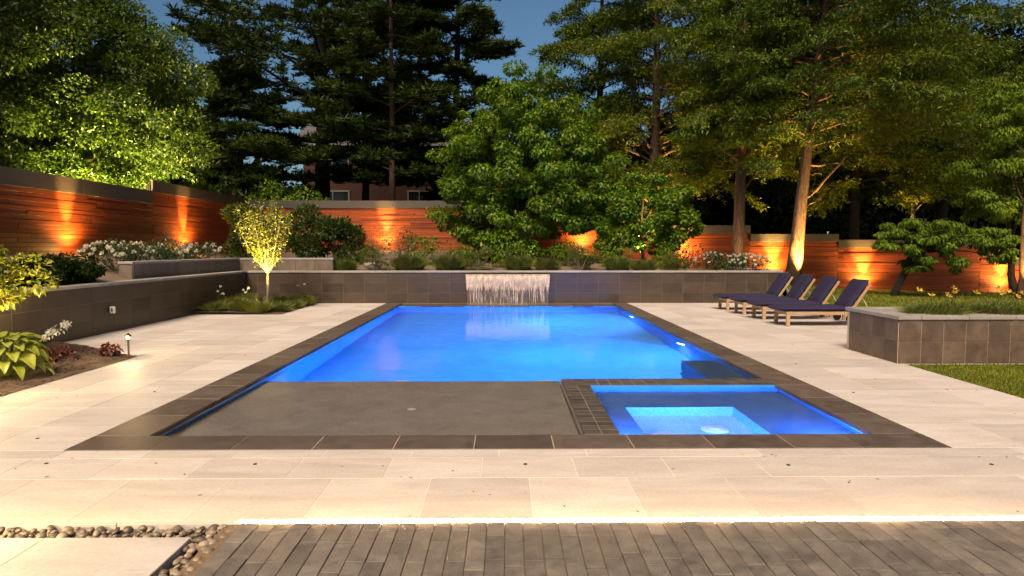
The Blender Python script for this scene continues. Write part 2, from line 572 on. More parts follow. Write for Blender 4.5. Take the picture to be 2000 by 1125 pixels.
# ------------------------------------------------------------------ foliage
def leaf_arrays(P, D, Nn, L, Wd, fold=0.12):
    D = D / np.maximum(np.linalg.norm(D, axis=1, keepdims=True), 1e-9)
    Sd = np.cross(D, Nn)
    Sd /= np.maximum(np.linalg.norm(Sd, axis=1, keepdims=True), 1e-9)
    Nr = np.cross(Sd, D)
    L = np.asarray(L)[:, None]; Wd = np.asarray(Wd)[:, None]
    v = np.stack([P, P + D * L * 0.45 + Sd * Wd * 0.5 + Nr * Wd * fold, P + D * L - Nr * L * 0.08,
                  P + D * L * 0.45 - Sd * Wd * 0.5 + Nr * Wd * fold], axis=1)
    return v

def leaves_obj(name, V, m, parent=None, tint=None, loc=None):
    n = V.shape[0]
    me = bpy.data.meshes.new(name)
    me.vertices.add(n * 4)
    me.vertices.foreach_set('co', V.reshape(-1).astype(np.float32))
    base = (np.arange(n) * 4)[:, None]
    tri = np.concatenate([base + np.array([[0, 1, 2]]), base + np.array([[0, 2, 3]])], axis=1).reshape(-1)
    me.loops.add(n * 6)
    me.loops.foreach_set('vertex_index', tri.astype(np.int32))
    me.polygons.add(n * 2)
    me.polygons.foreach_set('loop_start', (np.arange(n * 2) * 3).astype(np.int32))
    me.polygons.foreach_set('loop_total', np.full(n * 2, 3, np.int32))
    me.update(calc_edges=True)
    if tint is None:
        tint = RS.rand(n)
    at = me.attributes.new('tint', 'FLOAT', 'POINT')
    at.data.foreach_set('value', np.repeat(tint, 4).astype(np.float32))
    me.materials.append(m)
    return link(name, me, None, parent, loc)

def rdir(n):
    v = RS.randn(n, 3)
    return v / np.linalg.norm(v, axis=1, keepdims=True)

def clump_leaves(centres, radii, n, L, Wd, out=0.6, droop=0.3, flat=0.7, jit=0.6, shell=0.55):
    """leaves on the shells of many small clumps"""
    centres = np.asarray(centres, float); radii = np.asarray(radii, float)
    w = radii ** 2
    k = RS.choice(len(centres), n, p=w / w.sum())
    d = rdir(n)
    r = radii[k] * (shell + (1 - shell) * RS.rand(n) ** 0.6)
    off = d * r[:, None]
    off[:, 2] *= flat
    P = centres[k] + off
    D = d * out + rdir(n) * jit
    D[:, 2] -= droop
    Nn = np.zeros((n, 3)); Nn[:, 2] = 1.0
    Nn += rdir(n) * 0.5 + d * 0.4
    s = 0.7 + 0.6 * RS.rand(n)
    return leaf_arrays(P, D, Nn, L * s, Wd * s)

def crown_clumps(c, r, k, cr, hollow=0.45, lowcut=-0.9, shape=None):
    """clump centres through an ellipsoid crown, more on its outside"""
    out = []; rad = []
    while len(out) < k:
        d = rdir(1)[0]
        if d[2] < lowcut: continue
        q = (hollow + (1 - hollow) * random.random() ** 0.5)
        w = 1.0
        q *= random.choice((0.96, 1.0, 1.0, 1.08, 1.16))
        if shape: w = shape(d[2] * q)
        out.append((c[0] + d[0] * r[0] * q * w, c[1] + d[1] * r[1] * q * w, c[2] + d[2] * r[2] * q))
        rad.append(cr * random.uniform(0.6, 1.35))
    return out, rad

def limb_path(a, b, n=5, sag=0.15, wob=0.06):
    a = Vector(a); b = Vector(b)
    l = (b - a).length
    pts = []
    for i in range(n + 1):
        t = i / n
        p = a.lerp(b, t)
        p.z += math.sin(t * PI) * l * sag
        if 0 < i < n:
            p += Vector((random.uniform(-1, 1), random.uniform(-1, 1), random.uniform(-1, 1))) * wob * l * 0.5
        pts.append(p)
    return pts

def broad_tree(name, label, base, top, r0, centres, radii, n, L, Wd, lm, bm, cat='tree', group=None, nlimb=12, **kw):
    """trunk, limbs to the clumps, leaf crown"""
    t = thing(name, label, cat, base, 0, group)
    inv = Vector(base)
    mb = MB()
    tp = limb_path((0, 0, -0.1), Vector(top) - inv, 6, 0, 0.03)
    mb.tube(tp, [r0 * (1.25 if i == 0 else 1 - 0.75 * i / 6) for i in range(7)], 9, True, 0.12)
    ks = sorted(range(len(centres)), key=lambda i: -radii[i])[:nlimb]
    for k in ks:
        f = random.uniform(0.35, 0.95)
        j = f * 6
        i = min(int(j), 5)
        s = tp[i].lerp(tp[i + 1], j - i)
        e = Vector(centres[k]) - inv
        rr = r0 * (1 - 0.7 * f) * 0.5
        mb.tube(limb_path(s, e, 5, 0.08), [rr * (1 - 0.8 * q / 5) for q in range(6)], 6, False)
    mb.build('trunk', bm, t, True)
    V = clump_leaves(centres, radii, n, L, Wd, **kw)
    V = V - np.array(base)
    leaves_obj('crown', V, lm, t)
    return t

DENS = 1.3
def conifer(name, label, base, top, r0, z0, z1, rmax, nl, lm, bm, twigs=20, el=13, EL=0.17, EW=0.035, prof=None, rise=0.15, droop=0.35, pad=False,
            side=None, cat='tree', group=None, bare=(), lean=None, tuft=8, az=None, crown_bend=0.0):
    t = thing(name, label, cat, base, 0, group)
    B = Vector(base)
    T = Vector(top) - B
    mb = MB()
    NT = 9
    tp = []
    for i in range(NT + 1):
        f = i / NT
        p = T * f
        p.x += math.sin(f * 5 + base[0]) * 0.10 * r0 * 4 * f + crown_bend * f * (1 - f)
        tp.append(p)
    tp[0].z = -0.15
    mb.tube(tp, [r0 * (1.25 if i == 0 else (1 - 0.85 * i / NT)) for i in range(NT + 1)], 12, True, 0.16)
    def at(z):
        f = max(0, min(0.999, (z - B.z) / T.z)) * NT
        i = int(f)
        return tp[i].lerp(tp[i + 1], f - i), r0 * (1 - 0.85 * f / NT)
    Ps = []; Ds = []; Ns = []; Ls = []; Ws = []; Ti = []
    for i in range(nl):
        u = (i + random.random()) / nl
        z = z0 + (z1 - z0) * u
        s, tr = at(z)
        a = i * 2.399 + random.uniform(-0.5, 0.5)
        if az: a = az(a, u)
        Lh = rmax * (prof(u) if prof else (1 - 0.75 * u)) * random.uniform(0.6, 1.15)
        if side: Lh *= side(a, u)
        if Lh < 0.3: continue
        dh = Vector((math.cos(a), math.sin(a), 0))
        sd = Vector((-math.sin(a), math.cos(a), 0))
        rs = rise * random.uniform(0.4, 1.6); dr = droop * random.uniform(0.5, 1.4)
        cv = random.uniform(-0.25, 0.25)
        def pt(q):
            return s + dh * (Lh * q) + sd * (cv * Lh * q * q) + Vector((0, 0, Lh * (rs * q * 1.6 - dr * q * q)))
        mb.tube([pt(q / 5) for q in range(6)], [max(0.012, tr * 0.32 * (1 - 0.85 * q / 5)) for q in range(6)], 5, False)
        nt_ = max(8, int(twigs * DENS * Lh / rmax))
        tone = random.uniform(-0.15, 0.25)
        for j in range(nt_):
            q = 0.22 + 0.78 * (j + random.random()) / nt_
            p0 = pt(q)
            tan = (pt(min(q + 0.05, 1.05)) - pt(q - 0.05)).normalized()
            sg = 1 if j % 2 else -1
            tl = Lh * (0.34 * (1.15 - q) + 0.09) * random.uniform(0.7, 1.3)
            td = (tan * random.uniform(0.5, 1.0) + sd * sg * random.uniform(0.5, 1.1) + Vector((0, 0, random.uniform(-0.35, 0.28))))
            if q > 0.93: td = tan
            td.normalize()
            if random.random() < 0.5:
                mb.tube([p0, p0 + td * tl * 0.8], [0.016, 0.005], 3, False)
            if pad:
                m_ = max(2, int(el * 0.25))
                for w in range(m_):
                    f = 0.35 + 0.65 * (w + random.random()) / m_
                    c = p0 + td * (tl * f) + Vector((random.gauss(0, .12), random.gauss(0, .12), random.gauss(0, .05)))
                    k = tuft
                    d = rdir(k); d[:, 2] = np.abs(d[:, 2]) * 0.9 - 0.15
                    Ps.append(np.repeat([list(c)], k, 0)); Ds.append(d)
                    Ns.append(rdir(k)); Ls.append(EL * (0.7 + .6 * RS.rand(k))); Ws.append(EW * (0.7 + .6 * RS.rand(k)))
                    Ti.append(np.clip(RS.rand(k) * 0.7 + tone, 0, 1))
            else:
                k = el
                f = RS.rand(k)
                c = np.array(p0)[None] + np.array(td)[None] * (tl * f)[:, None] + RS.randn(k, 3) * 0.075
                c[:, 2] -= (f ** 2) * tl * 0.22
                d = np.repeat([list(td)], k, 0) * 0.8 + rdir(k) * 1.0
                d[:, 2] -= 0.15
                nn = rdir(k) * 0.7; nn[:, 2] += 0.8
                Ps.append(c); Ds.append(d); Ns.append(nn)
                Ls.append(EL * (0.6 + .8 * RS.rand(k))); Ws.append(EW * (0.6 + .8 * RS.rand(k)))
                Ti.append(np.clip(RS.rand(k) * 0.7 + tone, 0, 1))
    for (z, a, Lh, up, rr) in bare:
        s, tr = at(z)
        dh = Vector((math.cos(a), math.sin(a), 0))
        pts = [s + dh * (Lh * q / 6) + Vector((0, 0, up * Lh * (q / 6) ** 1.3)) + Vector((random.uniform(-.04, .04), 0, random.uniform(-.05, .05))) for q in range(7)]
        mb.tube(pts, [rr * (1 - 0.75 * q / 6) for q in range(7)], 7, False, 0.15)
        e = pts[4]
        mb.tube([e, e + dh * Lh * 0.25 + Vector((0, 0, 0.3 * Lh))], [rr * 0.35, rr * 0.1], 5, False)
    mb.build('trunk', bm, t, True)
    V = leaf_arrays(np.concatenate(Ps), np.concatenate(Ds), np.concatenate(Ns), np.concatenate(Ls), np.concatenate(Ws))
    leaves_obj('crown', V, lm, t, np.concatenate(Ti))
    return t

def shrub(name, label, c, r, n, L, Wd, lm, group=None, cat='shrub', k=14, cr=None, stems=7, bm=None, flowers=None, **kw):
    """c = ground point"""
    t = thing(name, label, cat, c, 0, group)
    mb = MB()
    for i in range(stems):
        a = random.uniform(0, 2 * PI)
        q = random.uniform(0.3, 0.8)
        mb.tube(limb_path((random.uniform(-.05, .05), random.uniform(-.05, .05), -0.05),
                          (math.cos(a) * r[0] * q, math.sin(a) * r[1] * q, r[2] * random.uniform(0.9, 1.7)), 4, 0.02),
                [0.018, 0.015, 0.012, 0.008, 0.004], 5, False)
    mb.build('stem', bm or M['barkg'], t)
    cr = cr or min(r) * 0.5
    cc, rr = crown_clumps((0, 0, r[2]), (r[0], r[1], r[2]), k, cr, 0.35)
    cc = [(x, y, max(z, cr * 0.45)) for x, y, z in cc]
    V = clump_leaves(cc, rr, n, L, Wd, **kw)
    leaves_obj('foliage', V, lm, t)
    if flowers:
        nf, fs, fm = flowers
        for q in range(nf):
            d = rdir(1)[0]
            if d[2] < -0.1: d[2] = abs(d[2])
            if d[1] > 0.5: d[1] = -d[1]
            p = np.array([d[0] * r[0] * 1.12, d[1] * r[1] * 1.12, r[2] + d[2] * r[2] * 1.08])
            kk = 13
            pd = rdir(kk) * 0.9 + np.array([0, -0.5, 0.5])
            Vf = leaf_arrays(np.repeat([p], kk, 0), pd, rdir(kk), np.full(kk, fs), np.full(kk, fs * 0.8))
            leaves_obj('flower', Vf, fm, t)
    return t

def blade_clump(name, label, c, rad, h, n, lm, group=None, cat='plant', w=0.018, spread=0.55, flowers=None):
    """strap leaves that arch out from a crown"""
    t = thing(name, label, cat, c, 0, group)
    a = RS.rand(n) * 2 * PI
    rr = rad * 0.80 * np.sqrt(RS.rand(n))
    b = np.stack([np.cos(a) * rr, np.sin(a) * rr, np.zeros(n)], 1)
    hh = h * (0.35 + 0.65 * RS.rand(n)) * (1.0 - 0.35 * rr / (rad * 0.8))
    out = np.stack([np.cos(a + RS.randn(n) * 1.0), np.sin(a + RS.randn(n) * 1.0), np.zeros(n)], 1) * (rad * (0.08 + 0.75 * spread * RS.rand(n) ** 1.5))[:, None]
    p1 = b + out * 0.45 + np.array([0, 0, 1]) * (hh * 0.7)[:, None]
    p2 = b + out * 1.15 + np.array([0, 0, 1]) * (hh * (0.75 + 0.3 * RS.rand(n)))[:, None]
    side = np.stack([-np.sin(a), np.cos(a), np.zeros(n)], 1)
    A = leaf_arrays(b, p1 - b, np.cross(side, p1 - b), np.linalg.norm(p1 - b, axis=1) * 1.05, np.full(n, w), 0.1)
    m1 = b + (p1 - b) * 0.55
    B_ = leaf_arrays(m1, p2 - m1, np.cross(side, p2 - m1), np.linalg.norm(p2 - m1, axis=1), np.full(n, w * 0.9), 0.1)
    tt = RS.rand(n)
    leaves_obj('foliage', np.concatenate([A, B_]), lm, t, np.concatenate([tt, tt]))
    if flowers:
        nf, fh, fm = flowers
        for q in range(nf):
            an = random.uniform(0, 2 * PI); ro = rad * random.uniform(0.1, 0.7)
            top = Vector((math.cos(an) * ro, math.sin(an) * ro, fh * random.uniform(0.8, 1.15)))
            s = MB(); s.tube(limb_path((top.x * .3, top.y * .3, 0), top, 3, 0), [0.005, 0.004, 0.004, 0.003], 4, False)
            s.build('flower_stalk', lm, t)
            kk = 7
            pd = rdir(kk) * 0.8 + np.array([0.1, -0.3, 0.7])
            Vf = leaf_arrays(np.repeat([list(top)], kk, 0), pd, rdir(kk), np.full(kk, 0.06), np.full(kk, 0.028))
            leaves_obj('flower', Vf, fm, t)
    return t

# ================================================================== terrain
def lerp_tab(x, tab):
    if x <= tab[0][0]: return tab[0][1]
    for (a, va), (b, vb) in zip(tab, tab[1:]):
        if x <= b: return va + (vb - va) * (x - a) / (b - a)
    return tab[-1][1]
FENCE_E = [(-12, 1.42), (-8, 1.45), (2, 1.5), (5, 1.15), (7, 0.85), (9.7, 0.55), (11.5, 0.2), (13, -0.05), (14, -0.1), (20, -0.28), (40, -0.5)]
def gz(x, y):
    """ground height inside and outside the yard"""
    e = lerp_tab(x, FENCE_E)
    if y > 25.3:
        return e
    if x < -7.3:
        s = max(0, min(1, (-7.6 - x) / 2.6))
        return 0.87 + (1.42 - 0.87) * s + 0.02 * math.sin(x * 3 + y * 2)
    if x <= 8.15 and y > 18.1:
        s = max(0, min(1, (y - 18.4) / 6.5))
        return 0.86 + (e - 0.86) * s + 0.02 * math.sin(x * 4 + y * 3)
    if x > 8.15:
        s = max(0, min(1, (y - 17.0) / 8.0))
        return -0.01 + (e + 0.01) * s * s
    return -0.01

def grid_sheet(name, xs, ys, f, m, skip=None, **kw):
    vs = [(x, y, f(x, y)) for y in ys for x in xs]
    fs = []
    nx = len(xs)
    for j in range(len(ys) - 1):
        for i in range(nx - 1):
            if skip and skip(xs[i], xs[i + 1], ys[j], ys[j + 1]): continue
            fs.append((j * nx + i, j * nx + i + 1, (j + 1) * nx + i + 1, (j + 1) * nx + i))
    o = link(name, mesh(name, vs, fs, True), m)
    return tag(o, kind='structure', **kw)

def fr(a, b, st):
    n = max(1, int(round((b - a) / st)))
    return [a + (b - a) * i / n for i in range(n + 1)]

# one sheet to the horizon; its hole is the yard itself
gx_ = [-600, -200, -80] + fr(-40, -10.45, 3) + fr(-7.2, 8.2, 3) + fr(10, 34, 3) + [60, 200, 600]
gy_ = [-60, -10] + fr(2, 25.5, 4) + fr(27, 60, 4) + [100, 300, 900]
grid_sheet('ground', gx_, gy_, lambda x, y: gz(x, max(y, 25.6)) - (0.0 if y > 25.4 else 0.0) if (y > 25.4) else (1.3 if x < -10.4 else -3.0 if x < 34 else -0.6), M['soil'],
           skip=lambda a, b, c, d: (a > -10.5 and b < 34.1 and d < 25.6 and c > -59))
# planting beds (stone mulch and bark)
grid_sheet('bed_soil', fr(-10.45, -7.5, 0.2), fr(4, 25.5, 0.4), gz, M['gravelbed'], label=None)
grid_sheet('bed_soil', fr(-7.5, 8.05, 0.4), fr(18.2, 25.5, 0.4), lambda x, y: gz(max(-7.3, x), y) if x > -7.45 else gz(-7.5, y), M['gravelbed'])
lx = fr(8.1, 34, 0.6)
grid_sheet('lawn', lx, fr(9.9, 25.4, 0.5), gz, M['lawnbase'])
grid_sheet('lawn', fr(5.40, 13, 0.6), fr(1.0, 8.38, 0.6), lambda x, y: -0.02, M['lawnbase'])

# ================================================================== deck
deck = thing('deck', 'pale limestone paver deck round the pool', None, (0, 0, 0), kind='structure')
gb = MB()
for (x0, x1, y0, y1) in ((-7.36, -3.41, 3.2, 18.06), (3.495, 5.38, 3.2, 18.06), (5.38, 8.05, 9.6, 18.06), (-3.41, 3.495, 3.2, 4.815), (5.38, 8.0, 3.2, 3.3)):
    gb.box(((x0 + x1) / 2, (y0 + y1) / 2, -0.0545), (x1 - x0, y1 - y0, 0.104))
link('joint_bed', mesh('joint_bed', gb.v, gb.f), M['joint'], deck)
G = 0.004
cols = [-3.44 + 0.664 * k for k in range(-7, 18)]
npav = 0
def paver(x0, x1, y0, y1, clips=()):
    global npav
    poly = [(x0 + G / 2, y0 + G / 2), (x1 - G / 2, y0 + G / 2), (x1 - G / 2, y1 - G / 2), (x0 + G / 2, y1 - G / 2)]
    for c in clips:
        poly = clip(poly, *c)
        if len(poly) < 3: return
    xs = [p[0] for p in poly]; ys = [p[1] for p in poly]
    if (max(xs) - min(xs)) * (max(ys) - min(ys)) < 0.004: return
    slab_poly('paver', poly, -0.03, random.uniform(-0.0004, 0.0006), 0.0018, M['paver'], deck)
    npav += 1
yr = [4.82 + 0.662 * k for k in range(21)]
yr[-1] = 18.06
# left side, cut round the two beds; slanted rear edge of the hosta bed from (-5.3,9.1) to (-7.36,10.32)
lx_ = [-7.36, -6.72, -6.06, -5.3, -4.74, -4.07, -3.405]
for j in range(20):
    y0, y1 = yr[j], yr[j + 1]
    for i in range(6):
        x0, x1 = lx_[i], lx_[i + 1]
        if x1 <= -5.29:
            if y1 < 9.1: continue
            if y1 > 14.95:
                if y0 > 14.9: continue
                paver(x0, x1, y0, 14.95); continue
            # above the slanted line: y >= 9.1 + (-5.3-x)*0.592
            paver(x0, x1, y0, y1, ((-0.592, -1.0, -(9.1 - 5.3 * 0.592)),))
        else:
            paver(x0, x1, y0, y1)
rx_ = [3.492, 4.12, 4.75, 5.38]
for j in range(20):
    for i in range(3):
        paver(rx_[i], rx_[i + 1], yr[j], yr[j + 1])
rx2 = [5.38, 6.05, 6.72, 7.39, 8.05]
for j in range(20):
    if yr[j + 1] < 9.7: continue
    for i in range(4):
        paver(rx2[i], rx2[i + 1], max(yr[j], 9.6), yr[j + 1])
# front rows, larger stones
for (y0, y1, off) in ((4.627, 4.815, 0.12), (4.204, 4.627, 0.0), (3.262, 4.204, 0.33)):
    k = -7
    while True:
        x0 = -3.49 + off + 0.664 * k
        if x0 > 5.3: break
        if x0 > -5.6:
            paver(x0, x0 + 0.664, y0, y1)
        k += 1
# small round deck anchors
for i, (x, y) in enumerate([(-3.83, 5.13), (-3.32, 4.52), (-1.805, 4.49), (0.143, 4.47), (2.03, 4.43), (3.50, 4.43), (3.76, 6.71), (3.92, 8.41), (-3.815, 6.83), (3.9, 11.4), (-3.8, 9.2)]):
    mb = MB(); mb.lathe([(0.014, 0), (0.0135, 0.003), (0.009, 0.0035)], (0, 0, 0), 12)
    lab = ['bronze anchor cap in the pale deck at the pool\'s near left corner', 'bronze anchor cap, front row of pavers, farthest left', 'bronze anchor cap in the front row of pavers, second from left',
           'bronze anchor cap in the middle of the front row of pavers', 'bronze anchor cap in the front pavers below the spa', 'bronze anchor cap in the front pavers, farthest right',
           'bronze anchor cap in the right deck beside the spa', 'bronze anchor cap in the right deck near the planter corner', 'bronze anchor cap in the left deck beside the tanning shelf',
           'bronze anchor cap in the right deck before the loungers', 'bronze anchor cap in the left deck near the path light'][i]
    o = mb.build('deck_anchor', M['dark'], None, False, (x, y, 0.0012)); tag(o, lab, 'anchor cap', 'bronze anchor caps set in the deck')

# ------------------------------------------------------------------ coping
cop = thing('pool_coping', 'dark bluestone coping round the pool', None, (0, 0, 0), kind='structure')
gb = MB()
gb.box((-3.185, 11.62, -0.052), (0.43, 12.84, 0.10)); gb.box((3.29, 11.62, -0.052), (0.385, 12.84, 0.10)); gb.box((0.04, 5.003, -0.0505), (6.86, 0.355, 0.10))
gb.build('mortar_bed', M['grout_l'], cop)
x = -3.405
xs = [-3.405, -2.76] + [-2.76 + 0.628 * k for k in range(1, 9)] + [2.80, 3.49]
for a, b in zip(xs, xs[1:]):
    if b - a < 0.1: continue
    piece('coping_stone', (b - a - 0.003, 0.367, 0.05), 0.004, M['coping'], cop, ((a + b) / 2, 5.005, -0.022 + random.uniform(-.001, .001)))
def side_coping(xa, xb, y0, y1, n):
    st = (y1 - y0) / n
    for k in range(n):
        piece('coping_stone', (xb - xa, st - 0.006, 0.05), 0.006, M['coping'], cop, ((xa + xb) / 2, y0 + st * (k + 0.5), -0.022 + random.uniform(-.0012, .0012)))
side_coping(-3.403, -2.955, 5.195, 18.06, 20)
side_coping(3.085, 3.49, 5.195, 18.06, 20)

# ------------------------------------------------------------------ pool basin
WL = -0.055
def basin():
    v = []; f = []
    def quad(a, b, c, d):
        k = len(v); v.extend([a, b, c, d]); f.append((k, k + 1, k + 2, k + 3))
    X0, X1, Y0, Y1 = -2.985, 3.115, 5.17, 17.52
    XS0, XS1, YS0, YS1 = 0.66, 0.965, 7.127, 7.46      # spa divider
    zt = -0.045
    zsh, zd, YSH = -0.235, -1.45, 7.80
    # shelf floor and its drop
    quad((X0, Y0, zsh), (XS0 + .01, Y0, zsh), (XS0 + .01, YSH, zsh), (X0, YSH, zsh))
    quad((X0, YSH, zsh), (XS0 + .01, YSH, zsh), (XS0 + .01, YSH, zd), (X0, YSH, zd))
    # deep floor
    quad((X0, YSH, zd), (X1, YSH, zd), (X1, Y1, zd), (X0, Y1, zd))
    quad((XS0 + .01, YS1, zd), (X1, YS1, zd), (X1, YSH, zd), (XS0 + .01, YSH, zd))
    quad((XS0 + .01, YS1, zd), (XS0 + .01, YSH, zd), (XS0 + .01, YSH, zsh), (XS0 + .01, YS1, zsh))
    # outer walls
    quad((X0, Y0, zt), (X0, Y0, zd), (X0, Y1, zd), (X0, Y1, zt))
    quad((X1, Y0, zd), (X1, Y0, zt), (X1, Y1, zt), (X1, Y1, zd))
    quad((X0, Y1, zt), (X0, Y1, zd), (X1, Y1, zd), (X1, Y1, zt))
    quad((X0, Y0, zd), (X0, Y0, zt), (X1, Y0, zt), (X1, Y0, zd))
    # bench against the right wall behind the spa
    bx0, by0, by1, bz = 2.62, 7.46, 9.3, -0.34
    quad((bx0, by0, bz), (X1, by0, bz), (X1, by1, bz), (bx0, by1, bz))
    quad((bx0, by0, zd), (bx0, by0, bz), (bx0, by1, bz), (bx0, by1, zd))
    quad((bx0, by1, zd), (bx0, by1, bz), (X1, by1, bz), (X1, by1, zd))
    # spa: divider inner faces, benches, well
    sb, sf = -0.25, -0.58
    wx0, wx1, wy1 = 1.24, 2.36, 6.44
    quad((XS1, Y0, zt + .04), (XS1, Y0, sb), (XS1, YS0, sb), (XS1, YS0, zt + .04))
    quad((XS1, YS0, zt + .04), (XS1, YS0, sb), (X1, YS0, sb), (X1, YS0, zt + .04))
    quad((XS1, Y0, sb), (wx0, Y0, sb), (wx0, YS0, sb), (XS1, YS0, sb))
    quad((wx1, Y0, sb), (X1, Y0, sb), (X1, YS0, sb), (wx1, YS0, sb))
    quad((wx0, wy1, sb), (wx1, wy1, sb), (wx1, YS0, sb), (wx0, YS0, sb))
    quad((wx0, Y0, sb), (wx0, Y0, sf), (wx0, wy1, sf), (wx0, wy1, sb))
    quad((wx1, Y0, sf), (wx1, Y0, sb), (wx1, wy1, sb), (wx1, wy1, sf))
    quad((wx0, wy1, sb), (wx0, wy1, sf), (wx1, wy1, sf), (wx1, wy1, sb))
    quad((wx0, Y0, sf), (wx1, Y0, sf), (wx1, wy1, sf), (wx0, wy1, sf))
    # divider faces on the pool side
    quad((XS0, Y0, zsh), (XS0, Y0, zt + .03), (XS0, YS1, zt + .03), (XS0, YS1, zsh))
    quad((XS0, YS1, zt + .03), (X1, YS1, zt + .03), (X1, YS1, zd), (XS0, YS1, zd))
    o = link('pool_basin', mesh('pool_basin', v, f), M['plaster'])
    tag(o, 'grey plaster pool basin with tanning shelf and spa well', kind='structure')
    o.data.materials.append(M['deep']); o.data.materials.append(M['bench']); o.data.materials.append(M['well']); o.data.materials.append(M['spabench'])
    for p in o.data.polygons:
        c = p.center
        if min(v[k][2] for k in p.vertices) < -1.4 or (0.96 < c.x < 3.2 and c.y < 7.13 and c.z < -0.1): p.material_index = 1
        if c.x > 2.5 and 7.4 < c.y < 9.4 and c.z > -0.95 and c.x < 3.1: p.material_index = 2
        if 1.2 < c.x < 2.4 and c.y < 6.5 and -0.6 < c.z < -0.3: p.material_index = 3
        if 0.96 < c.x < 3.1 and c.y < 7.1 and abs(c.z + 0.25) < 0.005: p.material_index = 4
basin()

def water_body(name, poly, z1, z0, label, wm='water'):
    n = len(poly)
    vs = [(x, y, z1) for x, y in poly] + [(x, y, z0) for x, y in poly]
    fs = [tuple(range(n)), tuple(range(2 * n - 1, n - 1, -1))]
    for i in range(n):
        j = (i + 1) % n
        fs.append((i, i + n, j + n, j))
    o = link(name, mesh(name, vs, fs), M[wm])
    tag(o, label, kind='structure')
water_body('pool_water', [(-3.02, 5.14), (0.655, 5.14), (0.655, 7.465), (3.15, 7.465), (3.15, 17.6), (-3.02, 17.6)], WL, -1.6, 'blue lit pool water')
water_body('spa_water', [(0.966, 5.14), (3.15, 5.14), (3.15, 7.129), (0.966, 7.129)], -0.03, -0.75, 'bright blue spa water', 'spawater')

# spa divider of two rows of dark brick-size tiles
spw = thing('spa_wall', 'dark tiled divider wall between the spa and the pool', 'spa wall', (0, 0, 0))
mb = MB(); mb.box((0.812, 6.3, -0.168), (0.30, 2.30, 0.33)); mb.box((2.03, 7.297, -0.168), (2.14, 0.322, 0.33))
mb.build('core', M['grout_l'], spw)
for k in range(17):
    y = 5.20 + 0.128 * (k + 0.5)
    for cxx in (0.736, 0.889):
        piece('tile', (0.149, 0.122, 0.03), 0.003, M['spatile'], spw, (cxx, y, -0.012 + random.uniform(-.001, .001)))
for k in range(18):
    xx = 0.66 + 0.137 * (k + 0.5)
    piece('tile', (0.131, 0.125, 0.03), 0.003, M['spatile'], spw, (xx, 7.393 - 0.0, -0.0115))
    if xx > 0.0:
        piece('tile', (0.131, 0.095, 0.03), 0.003, M['spatile'], spw, (xx, 7.276 + 0.0, -0.0118))
        piece('tile', (0.131, 0.095, 0.03), 0.003, M['spatile'], spw, (xx, 7.175, -0.0122)) if xx > 0.97 or k < 2 else None
# raised drain covers in the spa floor
for i, (x, y) in enumerate(((1.50, 5.80), (2.02, 5.98))):
    o = thing('drain_cover', ['white round domed drain cover in the spa floor, left one', 'white round domed drain cover in the spa floor, right one'][i], 'drain cover', (x, y, -0.58), 0, 'spa floor drain covers')
    mb = MB(); mb.lathe([(0.13, 0), (0.13, 0.012), (0.11, 0.03), (0.05, 0.042)], (0, 0, 0), 24); mb.build('rim', M['white'], o, True)
    mb = MB(); mb.lathe([(0.055, 0.0), (0.055, 0.012), (0.03, 0.018)], (0, 0, 0.040), 20); mb.build('cap', M['white'], o, True)
o = MB(); o.lathe([(0.045, 0), (0.045, 0.006), (0.03, 0.01)], (0, 0, 0), 20)
tag(o.build('floor_jet', M['white'], None, True, (-0.97, 6.45, -0.235)), 'small white round fitting in the grey tanning shelf', 'pool fitting')
# far ledge stones at the foot of the feature wall
ld = thing('ledge', 'dark wet stone ledge under the feature wall', None, (0, 0, 0), kind='structure')
for k in range(10):
    xx = -2.955 + 0.604 * (k + 0.5)
    piece('ledge_stone', (0.598, 0.52 + 0.03 * (k % 3), 0.09), 0.012, M['poolledge'], ld, (xx, 17.79, -0.062 + random.uniform(-.012, .008)))

def spot(loc, aim, e, ang, blend=0.6, col=(1.0, 0.60, 0.24), r=0.03, parent=None):
    l = bpy.data.lights.new('lamp_light', 'SPOT')
    l.energy = e; l.spot_size = R(ang); l.spot_blend = blend; l.color = col; l.shadow_soft_size = r
    o = bpy.data.objects.new('lamp_light', l)
    COL.objects.link(o)
    d = Vector(aim) - Vector(loc)
    if parent is not None:
        o.parent = parent
        o.location = Vector(loc) - parent.location
    else:
        o.location = loc
    o.rotation_euler = d.to_track_quat('-Z', 'Y').to_euler()
    return o

BLUE = (0.002, 0.155, 1.0)
LB = (0.14, 0.42, 1.0)
def pool_light(x, y, z, ax, ay, az, e, label, ang=165, col=BLUE):
    o = thing('pool_light', label, 'pool light', (x, y, z), 0, 'underwater pool lights')
    d = Vector((ax - x, ay - y, az - z)).normalized()
    q = d.to_track_quat('Z', 'Y').to_euler()
    mb = MB(); mb.lathe([(0.125, 0), (0.125, 0.012), (0.10, 0.016)], (0, 0, -0.01), 20); mb.build('housing', M['white'], o, True, None, q)
    mb = MB(); mb.lathe([(0.095, 0.0), (0.095, 0.006), (0.03, 0.014)], (0, 0, 0.0155), 20); mb.build('lens', M['poolled'], o, True, None, q)
    spot((x + d.x * .05, y + d.y * .05, z + d.z * .05), (ax, ay, az), e, ang, 1.0, col, 0.14, o)
pool_light(3.10, 15.3, -0.42, 1.7, 15.3, -1.45, 2000, 'underwater light in the right pool wall, near the waterfall', 155, LB)
pool_light(3.10, 11.0, -0.42, 1.8, 10.7, -1.45, 1800, 'underwater light in the right pool wall, the nearer one', 155, LB)
